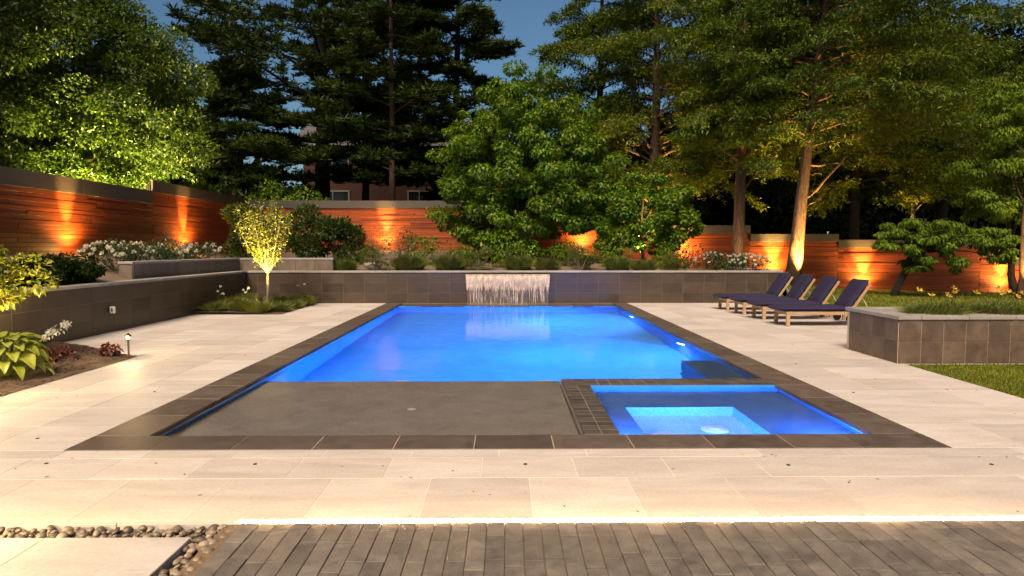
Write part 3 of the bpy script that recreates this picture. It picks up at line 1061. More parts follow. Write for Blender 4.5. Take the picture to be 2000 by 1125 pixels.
for k_, (x_, e_) in enumerate(((-2.2, 400), (-0.4, 320), (1.6, 220))):  # unseen fill lamps, added to spread an even blue through the water
    pool_light(x_, 7.84, -0.55, x_ * 0.8, 14.5, -0.75, e_, 'added unseen fill light in the drop behind the shelf and spa, ' + ['left', 'middle', 'right'][k_], 150)
for k_, (x_, e_) in enumerate(((-1.3, 2300), (0.5, 2300))):  # more unseen lamps, added to carry the blue to the far end
    pool_light(x_, 7.84, -0.35, x_ * 1.1, 17.0, -0.75, e_, 'added unseen long throw fill light in the drop behind the shelf, ' + ['left', 'right'][k_], 55)
pool_light(1.8, 5.20, -0.42, 1.8, 6.4, -0.46, 200, 'underwater light in the front wall of the spa well', 165)
pool_light(2.9, 5.20, -0.13, 2.0, 7.1, -0.16, 330, 'added unseen fill light over the spa bench, front right corner', 160)  # unseen lamp added to brighten the spa benches and back wall
pool_light(1.1, 5.20, -0.13, 1.3, 7.1, -0.16, 260, 'added unseen fill light over the spa bench, front left corner', 160)  # its twin on the left, added for the same brightening

# ================================================================== retaining walls
def tiled_wall(name, label, axis, a0, a1, face, outn, z0, rows, rh, tl, thick, tm, cm, gm, captone, caplen, capw, capth, over=0.025, cat='wall', start=0.0):
    """axis 'x' or 'y': the way the wall runs; face: the plane of its face; outn: +1/-1 way the face looks"""
    t = thing(name, label, cat, (0, 0, 0))
    H = rows * rh
    mid = face - outn * (thick / 2 + 0.003)
    core = MB()
    if axis == 'y':
        core.box((mid, (a0 + a1) / 2, z0 + H / 2 - 0.02), (thick, a1 - a0, H + 0.02))
    else:
        core.box(((a0 + a1) / 2, mid, z0 + H / 2 - 0.02), (a1 - a0, thick, H + 0.02))
    core.build('core', gm, t)
    for r in range(rows):
        a = a0 - start
        while a < a1 - 0.02:
            b = min(a + tl, a1); s = max(a, a0)
            if b - s > 0.03:
                c = (s + b) / 2; z = z0 + rh * (r + 0.5); pj = face - outn * 0.008 + random.uniform(-.0008, .0008)
                if axis == 'y':
                    piece('tile', (0.018, b - s - 0.006, rh - 0.006), 0.002, tm, t, (pj, c, z))
                else:
                    piece('tile', (b - s - 0.006, 0.018, rh - 0.006), 0.002, tm, t, (c, pj, z))
            a += tl
    a = a0
    cc = face + outn * over - outn * capw / 2
    while a < a1 - 0.05:
        b = min(a + caplen, a1)
        if axis == 'y':
            piece('cap_stone', (capw, b - a - 0.005, capth), 0.006, cm, t, (cc, (a + b) / 2, z0 + H + capth / 2 + 0.001))
        else:
            piece('cap_stone', (b - a - 0.005, capw, capth), 0.006, cm, t, ((a + b) / 2, cc, z0 + H + capth / 2 + 0.001))
        a += caplen
    return t
lw = tiled_wall('retaining_wall', 'long charcoal tiled retaining wall along the left of the deck', 'y', 3.5, 18.06, -7.36, 1, 0.0, 3, 0.290, 0.612, 0.2, M['walltile'], M['cap'], M['grout_d'], None, 0.92, 0.30, 0.055, start=0.16)
bw = tiled_wall('feature_wall', 'charcoal tiled wall behind the pool that carries the waterfall', 'x', -7.36, 7.98, 18.07, -1, 0.0, 3, 0.290, 0.608, 0.2, M['walltile'], M['cap'], M['grout_d'], None, 1.22, 0.30, 0.055, start=0.31)
tiled_wall('return_wall', 'short charcoal wall that turns back beside the lawn behind the loungers', 'y', 18.3, 22.0, 7.98, 1, 0.0, 3, 0.290, 0.612, 0.2, M['walltile'], M['cap'], M['grout_d'], None, 0.92, 0.30, 0.055)
# upper low planter wall, L shaped, left rear
uw = thing('planter_wall', 'low weathered stone wall on top of the left retaining wall', 'wall', (0, 0, 0))
mb = MB(); mb.box((-7.86, 16.0, 1.07), (0.24, 5.6, 0.33)); mb.box((-6.45, 18.58, 1.07), (2.80, 0.22, 0.33)); mb.build('core', M['grout'], uw)
for k in range(9):
    piece('stone_slab', (0.02, 0.606, 0.32), 0.003, M['upstone'], uw, (-7.735, 13.25 + 0.612 * (k + 0.5), 1.075))
piece('stone_slab', (0.27, 0.02, 0.32), 0.003, M['upstone'], uw, (-7.865, 13.19, 1.075))
for k in range(5):
    piece('stone_slab', (0.532, 0.02, 0.32), 0.003, M['upstone'], uw, (-7.71 + 0.538 * (k + 0.5), 18.46, 1.075))
piece('stone_slab', (0.02, 0.24, 0.32), 0.003, M['upstone'], uw, (-5.02, 18.58, 1.075))
for k in range(6):
    piece('cap_stone', (0.31, 0.915, 0.05), 0.006, M['cap'], uw, (-7.865, 13.16 + 0.92 * (k + 0.5), 1.262))
for k in range(3):
    piece('cap_stone', (0.895, 0.29, 0.05), 0.006, M['cap'], uw, (-7.70 + 0.90 * (k + 0.5), 18.58, 1.262))

# right raised planter
pl = thing('raised_planter', 'brown square tiled planter with pale cap at the right edge of the deck', 'planter', (0, 0, 0))
mb = MB()
mb.box((5.4275, 9.05, 0.28), (0.262, 1.27, 0.58)); mb.box((8.6, 8.5385, 0.28), (6.57, 0.271, 0.582)); mb.box((8.6, 9.57, 0.28), (6.55, 0.22, 0.578))
mb.build('core', M['grout_l'], pl)
for r in range(2):
    for k in range(4):
        piece('tile', (0.018, 0.297, 0.292), 0.003, M['planttile'], pl, (5.300, 8.415 + 0.303 * (k + 0.5), 0.006 + 0.297 * (r + 0.5)))
    for k in range(20):
        piece('tile', (0.297, 0.018, 0.292), 0.003, M['planttile'], pl, (5.298 + 0.303 * (k + 0.5), 8.405, 0.006 + 0.297 * (r + 0.5)))
for k in range(10):
    piece('cap_stone', (0.635, 0.30, 0.055), 0.006, M['cap'], pl, (5.59 + 0.64 * (k + 0.5), 8.53, 0.625))
    piece('cap_stone', (0.635, 0.26, 0.055), 0.006, M['cap'], pl, (5.59 + 0.64 * (k + 0.5), 9.60, 0.625))
piece('cap_stone', (0.31, 0.60, 0.055), 0.006, M['cap'], pl, (5.43, 8.68, 0.6255)); piece('cap_stone', (0.31, 0.74, 0.055), 0.006, M['cap'], pl, (5.43, 9.355, 0.6255))
mb = MB(); mb.box((8.6, 9.05, 0.55), (6.1, 0.9, 0.1)); mb.build('soil', M['mulch'], pl)

# ------------------------------------------------------------------ waterfall
wf = thing('waterfall', 'wide sheet of water falling from a slot in the feature wall', 'waterfall', (0.07, 17.95, 0.84))
vs = []; fs = []
NX, NZ = 120, 16
for j in range(NZ + 1):
    q = j / NZ
    z = -q * 0.89
    yy = -0.06 - 0.27 * math.sqrt(q)
    hw = 1.19 - 0.07 * q
    for i in range(NX + 1):
        u = -1 + 2 * i / NX
        vs.append((u * hw, yy + 0.006 * math.sin(i * 2.1) * q + 0.004 * math.sin(i * 5.3 + q * 9), z))
for j in range(NZ):
    for i in range(NX):
        a = j * (NX + 1) + i
        fs.append((a, a + 1, a + NX + 2, a + NX + 1))
link('water_sheet', mesh('water_sheet', vs, fs, True), M['fall'], wf)
mb = MB(); mb.box((0, 0.0, 0.008), (2.40, 0.16, 0.012), 0.002); mb.build('spillway_lip', M['dark'], wf)
M['foam'] = simple('foam', (0.8, 0.82, 0.86), 0.6, var=0.1, sc=40)
fv = []
for k in range(1100):
    x_ = random.uniform(-1.12, 1.12); y_ = -0.33 + random.gauss(0, 0.05)
    fv.append((x_, y_, WL - 0.84 + 0.002))
V = leaf_arrays(np.array(fv), np.concatenate([RS.randn(1100, 2), np.full((1100, 1), 0.15)], 1), np.tile([[0., 0., 1.]], (1100, 1)), np.full(1100, 0.045), np.full(1100, 0.03))
leaves_obj('foam', V, M['foam'], wf)

# wall outlet on the left retaining wall
o = thing('wall_outlet', 'white weatherproof outlet cover on the left charcoal wall', 'outlet', (-7.35, 11.85, 0.42))
mb = MB(); mb.box((0.012, 0, 0), (0.03, 0.09, 0.12), 0.006); mb.build('cover', M['white'], o)
mb = MB(); mb.box((0.055, -0.075, 0.0), (0.09, 0.055, 0.13), 0.012); mb.build('lid', M['white'], o)
mb = MB(); mb.box((0.060, -0.106, 0.0), (0.03, 0.008, 0.06), 0.003); mb.build('slot', M['dark'], o)

# ================================================================== terrace in front
ter = thing('terrace', 'dark clay brick terrace with a light strip under its edge', None, (0, 0, 0), kind='structure')
mb = MB(); mb.box((1.35, 2.0, 0.047), (5.62, 2.47, 0.127)); mb.build('sand_bed', M['sand'], ter)
bwid = 0.0915
k = 0
x = -1.375
nb = 0
while x < 3.1:
    y = 3.236 - (0 if random.random() < .3 else random.choice((-0.0, 0.10, 0.16, 0.06)))
    y = 3.236
    first = True
    while y > 2.2:
        L_ = random.choice((0.10, 0.16, 0.22, 0.23)) if first else random.choice((0.24, 0.28, 0.32))
        first = False
        if y > 2.2:
            dz = random.uniform(-0.0022, 0.0022)
            o = piece('brick', (bwid - 0.0035, L_ - 0.004, 0.05), 0.0030, M['brick'], ter, (x + bwid / 2 + random.uniform(-.0007, .0007), y - L_ / 2, 0.095 + dz), (random.uniform(-.006, .006), random.uniform(-.008, .008), random.uniform(-.006, .006)))
            nb += 1
        y -= L_
    x += bwid
# light strip tucked under the nosing, facing the deck
st = thing('light_strip', 'glowing warm light strip along the edge of the brick terrace', 'light strip', (0.9, 3.246, 0.0))
mb = MB(); mb.box((0, 0.004, 0.088), (4.6, 0.010, 0.03)); mb.build('channel', M['dark'], st)
mb = MB(); mb.box((0, 0.015, 0.117), (4.6, 0.010, 0.014)); mb.build('diffuser', M['led'], st)
st = thing('light_strip', 'dimmer warm light strip behind the pebble channel at the near left', 'light strip', (-2.95, 3.266, 0.0))
mb = MB(); mb.box((0, 0.0, 0.075), (3.1, 0.008, 0.04)); mb.build('channel', M['dark'], st)
mb = MB(); mb.box((0, 0.009, 0.085), (3.1, 0.008, 0.03)); mb.build('diffuser', M['led_dim'], st)
# pale slab bottom left
sl = thing('stepping_slab', 'large pale limestone slab beside the pebbles at the near left', 'paving slab', (0, 0, 0))
for a, b in ((-3.9, -3.02), (-3.02, -2.28), (-2.28, -1.56)):
    slab_poly('paver', [(a + .001, 1.4), (b - .001, 1.4), (b - .001, 3.078), (a + .001, 3.078)], 0.04, 0.121, 0.004, M['paver'], sl)
nos = thing('edging_strip', 'narrow pale stone edging between the deck and the pebble channel', 'edging', (0, 0, 0))
for k in range(5):
    piece('edging_stone', (0.656, 0.022, 0.125), 0.003, M['paver'], nos, (-4.65 + 0.66 * (k + 0.5) - 0.02, 3.249, 0.055))
mb = MB(); mb.box((-2.7, 3.16, 0.01), (2.7, 0.17, 0.06)); mb.box((-1.468, 2.3, 0.01), (0.185, 1.55, 0.06)); tag(mb.build('gravel_bed', M['soil'], None), kind='structure')
# pebbles
peb = thing('pebble_channel', 'channel of rounded brown river pebbles along the near left slab', 'pebble bed', (0, 0, 0))
def pebble_mesh(seed):
    rr = random.Random(seed)
    import bmesh
    bm = bmesh.new()
    bmesh.ops.create_icosphere(bm, subdivisions=2, radius=1)
    sx, sy, sz = rr.uniform(.9, 1.3), rr.uniform(.7, .95), rr.uniform(.5, .7)
    ph = [rr.uniform(0, 6) for _ in range(6)]
    for v in bm.verts:
        c = v.co
        k = 1 + 0.09 * math.sin(2.1 * c.x + ph[0]) + 0.08 * math.sin(2.6 * c.y + ph[1]) + 0.06 * math.sin(3 * c.z + ph[2])
        v.co = Vector((c.x * sx * k, c.y * sy * k, c.z * sz * k))
    me = bpy.data.meshes.new('pebble')
    bm.to_mesh(me); bm.free()
    me.polygons.foreach_set('use_smooth', [True] * len(me.polygons))
    me.materials.append(M['pebble'])
    return me
pm = [pebble_mesh(s) for s in range(9)]
cells = []
def scatter(x0, x1, y0, y1, n, rlo, rhi, z):
    tries = 0; cnt = 0
    while cnt < n and tries < n * 60:
        tries += 1
        r = random.uniform(rlo, rhi)
        x = random.uniform(x0 + r * .8, x1 - r * .8); y = random.uniform(y0 + r * .7, y1 - r * .7)
        if any((x - a) ** 2 + (y - b) ** 2 < ((r + c) * 0.80) ** 2 and abs(z - zz) < 0.02 for a, b, c, zz in cells): continue
        cells.append((x, y, r, z)); cnt += 1
        o = link('pebble', random.choice(pm), None, peb, (x, y, z + random.uniform(-.004, .006)), (random.uniform(-.5, .5), random.uniform(-.5, .5), random.uniform(0, 6.3)))
        o.scale = (r, r, r)
scatter(-2.75, -1.38, 3.082, 3.236, 90, 0.016, 0.030, 0.082)
scatter(-2.75, -1.38, 3.082, 3.236, 70, 0.015, 0.026, 0.104)
scatter(-1.555, -1.385, 2.5, 3.09, 36, 0.018, 0.032, 0.082)
scatter(-1.555, -1.385, 2.5, 3.09, 34, 0.016, 0.030, 0.104)

# ================================================================== fence
def fence_section(label, a, b, zt, zb, fh, bh=0.098, blen=2.6, cut=None):
    a = Vector((a[0], a[1], 0)); b = Vector((b[0], b[1], 0))
    L_ = (b - a).length
    ang = math.atan2(b.y - a.y, b.x - a.x)
    t = thing('fence_section', label, 'fence', (a.x, a.y, zb), ang, 'cedar fence sections round the yard')
    H = zt - zb
    nrow = int((H - fh) / bh)
    for r in range(nrow + 1):
        z = H - fh - bh * (r + 0.5)
        if z < -0.1: break
        x = -random.uniform(0.2, 1.0) * blen
        while x < L_:
            x0 = max(x, 0); x1 = min(x + blen, L_)
            if x1 - x0 > 0.05:
                piece('board', (round(x1 - x0, 1) - 0.003, 0.026, bh - 0.004), 0.003, M['cedar'], t, ((x0 + x1) / 2, random.uniform(-.010, .010), z), (random.uniform(-.07, .07), 0, random.uniform(-.0015, .0015)))
            x += blen
    n = max(1, int(L_ / 3.2 + 0.5))
    for k in range(n):
        w = L_ / n
        piece('fascia_board', (w - 0.004, 0.06, fh), 0.004, M['fascia'], t, (w * (k + 0.5), -0.022, H - fh / 2))
    mb = MB()
    for k in range(n + 1):
        x_ = min(max(k * L_ / n, 0.06), L_ - 0.06)
        mb.box((x_, 0.085, H / 2 - 0.2), (0.10, 0.10, H + 0.2))
    mb.box((L_ / 2, 0.032, (H - fh) / 2), (L_ - 0.1, 0.006, H - fh))
    mb.build('post_frame', M['dark'], t)
    return t

FS = fence_section
FS('cedar fence section at the far left, lower than the one after it', (-10.3, 9.5), (-10.3, 18.65), 3.23, 1.30, 0.365)
FS('tall cedar fence section at the left behind the farthest white roses', (-10.3, 18.65), (-10.3, 25.5), 3.55, 1.35, 0.34)
FS('cedar fence section at the back left between the laurels and the big leafy tree', (-10.3, 25.5), (-1.6, 25.5), 3.47, 1.38, 0.30)
FS('cedar fence section hidden mostly by the big leafy tree', (-1.6, 25.5), (2.4, 25.4), 3.10, 1.38, 0.30)
FS('cedar fence section glimpsed through the low branches of the big leafy tree', (2.4, 25.4), (5.6, 25.2), 2.78, 1.0, 0.30)
FS('cedar fence section behind the grey trunk, highest of the stepped ones at the right', (5.6, 25.2), (9.68, 25.0), 2.48, 0.6, 0.32)
FS('cedar fence section behind the brightly lit trunk, one step down', (9.68, 25.0), (13.2, 25.0), 2.14, -0.1, 0.30)
FS('cedar fence section behind the small leaning dogwood', (13.2, 25.0), (18.3, 24.2), 1.91, -0.3, 0.32)
FS('short cedar fence section, one step below the dogwood\'s, near the right edge', (18.3, 24.2), (19.5, 24.0), 1.57, -0.4, 0.32)
FS('lowest cedar fence section at the far right edge', (19.5, 24.0), (23.5, 23.4), 1.23, -0.5, 0.32)

# ================================================================== house behind the pines
hb = thing('brick_house', 'two storey brick house with pale shingle roof, half hidden behind the pines', 'house', (-8.2, 46, 1.1))
mb = MB(); mb.box((0, 3, 4.0), (12.6, 6, 8.0)); mb.build('wall', M['housebrick'], hb)
mb = MB()
mb.add([(-6.8, -0.6, 7.95), (6.8, -0.6, 7.95), (6.8, 6.6, 7.95), (-6.8, 6.6, 7.95), (-6.8, 3, 10.3), (6.8, 3, 10.3)], [(0, 1, 5, 4), (2, 3, 4, 5), (1, 2, 5), (3, 0, 4), (0, 3, 2, 1)])
mb.build('roof', M['roof'], hb)
mb = MB(); mb.box((0, -0.62, 7.85), (13.6, 0.08, 0.22)); mb.build('gutter', M['trim'], hb)
def hwin(x, z, w, h, lit=False):
    f = MB()
    for (cx_, cz_, dx_, dz_) in ((0, h / 2, w + .16, .1), (0, -h / 2, w + .16, .12), (-w / 2, 0, .1, h), (w / 2, 0, .1, h), (0, 0, .05, h), (0, 0, w, .05)):
        f.box((x + cx_, -0.05, z + cz_), (dx_, 0.1, dz_))
    fo = f.build('window', M['trim'], hb)
    p = MB(); p.box((x, -0.012, z), (w - 0.1, 0.02, h - 0.1)); p.build('pane', M['warmwin'] if lit else M['glass'], fo)
hwin(-4.2, 7.0, 2.3, 1.9); hwin(-0.9, 7.0, 1.1, 1.7, True); hwin(0.9, 6.6, 1.0, 2.3); hwin(3.4, 6.6, 1.4, 2.0); hwin(-4.2, 3.8, 2.3, 1.6); hwin(2.0, 3.8, 1.6, 1.6)

# ================================================================== trees
# --- left, lit from below, hanging over the fence
def left_tree():
    base = (-13.2, 20.5, 1.42)
    cc, rr = crown_clumps((-13.5, 20.0, 7.2), (3.4, 3.2, 4.3), 150, 0.75, 0.55, -0.98, lambda z: 1.0 if z < 0 else max(0.2, 1 - 1.25 * z))
    c2, r2 = crown_clumps((-12.9, 19.2, 4.9), (2.7, 2.3, 1.3), 50, 0.55, 0.4)
    c4, r4 = crown_clumps((-13.2, 19.0, 7.0), (2.4, 1.8, 2.0), 46, 0.6, 0.2); c2 += c4; r2 += r4
    c3, r3 = crown_clumps((-10.6, 21.0, 4.6), (0.6, 0.9, 0.9), 8, 0.42, 0.2)
    cc = cc + c2 + c3; rr = rr + r2 + r3
    return broad_tree('hornbeam_tree', 'large dense green tree over the left fence, its lower leaves lit yellow', base, (-13.0, 20.2, 9.5), 0.28, cc, rr, 122000, 0.115, 0.066,
                      M['l_left'], M['bark'], nlimb=26, out=0.55, droop=0.15, flat=0.6, jit=0.7)
left_tree()
def left_edge_tree():
    base = (-15.5, 14.6, 1.42)
    cc, rr = crown_clumps((-14.6, 14.5, 8.0), (3.0, 3.0, 4.6), 70, 0.8, 0.5)
    broad_tree('dark_broadleaf_tree', 'dark tree at the left edge with horizontal sprays reaching into the frame', base, (-15, 14.5, 10), 0.25, cc, rr, 24000, 0.17, 0.07,
               M['l_pine'], M['barkd'], nlimb=18, out=0.5, droop=0.0, flat=0.45, jit=0.6)
left_edge_tree()

# --- the big layered pine and its neighbours, further back
def pine_prof(u): return 0.95 - 0.45 * u
def pine_side(a, u):
    # long limbs towards the left
    return 1.25 if math.cos(a) < -0.3 else 0.72
conifer('pine_tree', 'great dark pine with a thick trunk and long layered limbs before the brick house', (-9.75, 34, 1.4), (-9.4, 34, 21), 0.46, 6.6, 20.5, 8.2, 46, M['l_pine'], M['barkd'],
        twigs=34, el=16, EL=0.36, EW=0.07, prof=pine_prof, rise=0.20, droop=0.10, pad=True, side=pine_side, tuft=12)
conifer('pine_tree', 'slimmer dark pine just right of the great pine', (-7.8, 35.5, 1.4), (-7.5, 35.5, 21), 0.24, 8.0, 20.5, 4.6, 40, M['l_pine'], M['barkd'],
        twigs=26, el=16, EL=0.34, EW=0.07, prof=pine_prof, rise=0.22, droop=0.12, pad=True, tuft=12)
conifer('pine_tree', 'pine with a slender brown trunk lit faintly, third from the left', (-5.35, 30, 1.4), (-5.2, 30, 18), 0.17, 4.8, 17.5, 3.3, 46, M['l_pine'], M['bark'],
        twigs=24, el=16, EL=0.30, EW=0.065, prof=lambda u: 0.75 + 0.25 * math.sin(u * 3), rise=0.2, droop=0.2, pad=True, tuft=11,
        bare=((2.6, 0.2, 1.6, 0.05, 0.035), (3.0, 2.9, 1.3, 0.1, 0.03), (2.2, -0.3, 1.5, -0.1, 0.03)))
conifer('pine_tree', 'full dark pine behind the top of the big leafy tree', (-2.5, 32, 1.4), (-2.3, 32, 19), 0.26, 4.0, 18.5, 4.0, 60, M['l_pine'], M['barkd'],
        twigs=28, el=16, EL=0.34, EW=0.07, prof=lambda u: 1.0 - 0.45 * u, rise=0.15, droop=0.2, pad=True, tuft=12)
conifer('pine_tree', 'low bushy dark pine between the lit tree and the brick house', (-12.9, 31, 1.4), (-12.7, 31, 11.0), 0.2, 2.6, 10.8, 4.1, 60, M['l_pine'], M['barkd'],
        twigs=26, el=16, EL=0.34, EW=0.07, prof=lambda u: math.sin(PI * min(1, 0.45 + 0.55 * u)) + 0.05, rise=0.1, droop=0.1, pad=True, tuft=12)

conifer('pine_tree', 'low dark pine boughs in front of the brick house', (-7.0, 32, 1.4), (-7.0, 32, 9.5), 0.12, 4.6, 9.2, 3.2, 26, M['l_pine'], M['barkd'],
        twigs=24, el=16, EL=0.32, EW=0.07, prof=lambda u: 1.0 - 0.3 * u, rise=0.1, droop=0.15, pad=True, tuft=12)
# --- feathery cedars at the right
cprof = lambda u: 0.75 + 0.35 * math.sin(u * 4.0) - 0.35 * u
conifer('cedar_tree', 'feathery cedar behind the right shoulder of the big leafy tree', (6.25, 27, 1.3), (6.4, 27, 15.5), 0.27, 2.9, 15.3, 3.9, 96, M['l_cedar'], M['bark'],
        twigs=26, el=37, EL=0.17, EW=0.048, prof=cprof, rise=0.30, droop=0.42, bare=((3.6, 0.2, 1.6, 0.5, 0.06), (3.9, 0.9, 1.2, 0.9, 0.05)))
conifer('cedar_tree', 'cedar with a plain grey brown trunk behind the white roses', (8.46, 23, 0.8), (8.7, 23, 13.5), 0.215, 4.2, 13.3, 2.9, 84, M['l_cedar'], M['bark'],
        twigs=22, el=37, EL=0.15, EW=0.043, prof=cprof, rise=0.30, droop=0.45, bare=((3.6, 0.3, 1.0, 1.3, 0.055),))
conifer('cedar_tree', 'tall cedar whose leaning trunk is lit bright orange from its foot', (9.72, 21.3, 0.40), (10.9, 21.3, 13.5), 0.235, 4.9, 13.3, 4.6, 104, M['l_cedar'], M['bark'],
        twigs=28, el=37, EL=0.15, EW=0.043, prof=cprof, rise=0.16, droop=0.25, side=lambda a, u: 1.15 if math.cos(a) > 0.2 else 0.75,
        bare=((3.2, 0.0, 1.5, 1.0, 0.075), (4.3, 0.1, 1.4, 0.10, 0.05), (4.1, 0.5, 0.9, 0.0, 0.03), (6.9, 0.0, 2.4, 0.05, 0.05), (2.9, 0.3, 0.9, 0.5, 0.04)))
conifer('cedar_tree', 'broad cedar behind the small dogwood with drooping dark sprays', (14.6, 26.5, 0.0), (14.8, 26.5, 14.0), 0.24, 3.4, 13.8, 4.8, 100, M['l_cedar'], M['bark'],
        twigs=26, el=37, EL=0.17, EW=0.048, prof=cprof, rise=0.2, droop=0.38)
conifer('cedar_tree', 'dark cedar in the upper right corner of the frame', (19.0, 27.5, -0.2), (19.0, 27.5, 15.0), 0.26, 3.5, 14.8, 4.6, 70, M['l_cedar'], M['barkd'],
        twigs=26, el=38, EL=0.17, EW=0.048, prof=cprof, rise=0.2, droop=0.35)
conifer('cedar_tree', 'cedar further back between the two slim trunks', (11.2, 30, 1.0), (11.2, 30, 16.5), 0.24, 5.5, 16.2, 4.4, 84, M['l_cedar'], M['barkd'],
        twigs=24, el=38, EL=0.20, EW=0.056, prof=cprof, rise=0.2, droop=0.35)
conifer('cedar_tree', 'tall cedar standing left of the others against the strip of sky', (4.5, 31, 1.4), (4.6, 31, 17.5), 0.24, 5.0, 17.2, 3.7, 76, M['l_cedar'], M['barkd'],
        twigs=22, el=38, EL=0.20, EW=0.056, prof=cprof, rise=0.3, droop=0.35)

# --- big leafy tree in the middle of the back bed
def big():
    base = (0.8, 22.2, gz(0.8, 22.2))
    def shp(z): return 1.0 if z < 0.2 else 1.0 - 0.40 * (z - 0.2) ** 1.1
    cc, rr = crown_clumps((0.85, 22.0, 4.0), (2.95, 2.2, 3.3), 300, 0.33, 0.66, -0.88, shp)
    c2, r2 = crown_clumps((0.95, 22.0, 3.3), (2.7, 1.6, 2.9), 80, 0.6, 0.1, -0.8, shp)
    keep = [i for i, c in enumerate(cc) if not (2.0 < c[0] < 4.3 and c[2] < 2.25)]
    cc = [cc[i] for i in keep]; rr = [rr[i] for i in keep]
    k2 = [i for i, c in enumerate(c2) if not (1.8 < c[0] < 4.5 and c[2] < 2.5)]
    c2 = [c2[i] for i in k2]; r2 = [r2[i] for i in k2]
    return broad_tree('leafy_tree', 'big bushy broadleaf tree with bright green leaves, in front of the back fence', base, (1.0, 22.0, 6.0), 0.10, cc + c2, rr + r2, 84000, 0.125, 0.080,
                      M['l_broad'], M['bark'], nlimb=34, out=0.5, droop=0.45, flat=0.5, jit=0.55)
big()
def second():
    base = (4.7, 21.5, gz(4.7, 21.5))
    cc, rr = crown_clumps((4.55, 21.2, 2.55), (1.55, 1.3, 1.55), 60, 0.36, 0.5, -0.7)
    return broad_tree('leafy_tree', 'smaller leafy tree at the right foot of the big one, lit from below', base, (4.6, 21.3, 3.6), 0.06, cc, rr, 20000, 0.125, 0.08,
                      M['l_broad'], M['bark'], nlimb=16, out=0.5, droop=0.4, flat=0.55, jit=0.55)
second()

# --- kousa dogwoods at the right
def kousa_small():
    base = (12.35, 20, gz(12.35, 20))
    cc = []; rr = []
    for (cx_, cz_, rx_, n_) in ((13.0, 2.25, 1.0, 20), (14.6, 1.85, 1.1, 20), (13.4, 1.75, 1.15, 22), (13.3, 1.15, 0.75, 12), (12.2, 1.75, 0.5, 8), (15.4, 1.45, 0.45, 6)):
        a, b = crown_clumps((cx_, 19.6, cz_), (rx_, 0.9, 0.36), int(n_ * 1.5), 0.2, 0.2)
        cc += a; rr += b
    return broad_tree('dogwood_tree', 'small leaning dogwood with a flat umbrella of pale green leaves before the fence', base, (13.2, 19.8, 2.5), 0.13, cc, rr, 16000, 0.13, 0.050,
                      M['l_dog'], M['barkd'], nlimb=16, out=0.5, droop=0.75, flat=0.45, jit=0.35)
kousa_small()
def kousa_big():
    base = (17.3, 21.2, gz(17.3, 21.2))
    cc = []; rr = []
    for (cx_, cy_, cz_, rx_, n_) in ((15.6, 20.5, 5.6, 1.6, 26), (16.9, 20.3, 4.7, 1.6, 26), (15.3, 20.2, 4.1, 1.1, 16), (17.2, 20, 3.6, 1.4, 20), (15.5, 20.2, 3.1, 0.9, 12), (16.2, 20.2, 6.4, 1.3, 18), (16.0, 20.0, 2.7, 1.2, 14)):
        a, b = crown_clumps((cx_, cy_, cz_), (rx_, 0.9, 0.4), int(n_ * 1.5), 0.26, 0.2)
        cc += a; rr += b
    t = broad_tree('dogwood_tree', 'taller dogwood with layered drooping leaves along the right edge', base, (16.2, 20.6, 5.2), 0.12, cc, rr, 24000, 0.13, 0.050,
                   M['l_dog'], M['bark'], nlimb=18, out=0.5, droop=0.75, flat=0.45, jit=0.35)
kousa_big()
def lit_sapling():
    base = (16.55, 25.9, gz(16.55, 25.9))
    cc = [(16.5, 25.8, 3.5), (16.9, 25.8, 3.8), (16.1, 25.8, 3.7), (17.3, 25.8, 3.6), (16.6, 25.8, 4.1)]
    broad_tree('dogwood_tree', 'slender dogwood whose small clump of leaves is lit bright yellow', base, (16.7, 25.8, 6.0), 0.09, cc, [.28, .26, .24, .2, .22], 700, 0.13, 0.06,
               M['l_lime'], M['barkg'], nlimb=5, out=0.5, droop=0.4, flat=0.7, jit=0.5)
lit_sapling()
def right_trunk():
    base = (15.75, 19.2, gz(15.75, 19.2))
    cc, rr = crown_clumps((16.6, 19.5, 5.2), (1.4, 1.3, 1.6), 26, 0.4, 0.3)
    broad_tree('dogwood_tree', 'dogwood at the right edge with an orange lit trunk', base, (15.95, 19.2, 5.0), 0.10, cc, rr, 5000, 0.14, 0.055, M['l_dog'], M['bark'], nlimb=8, out=0.5, droop=0.7, flat=0.5, jit=0.4)
right_trunk()

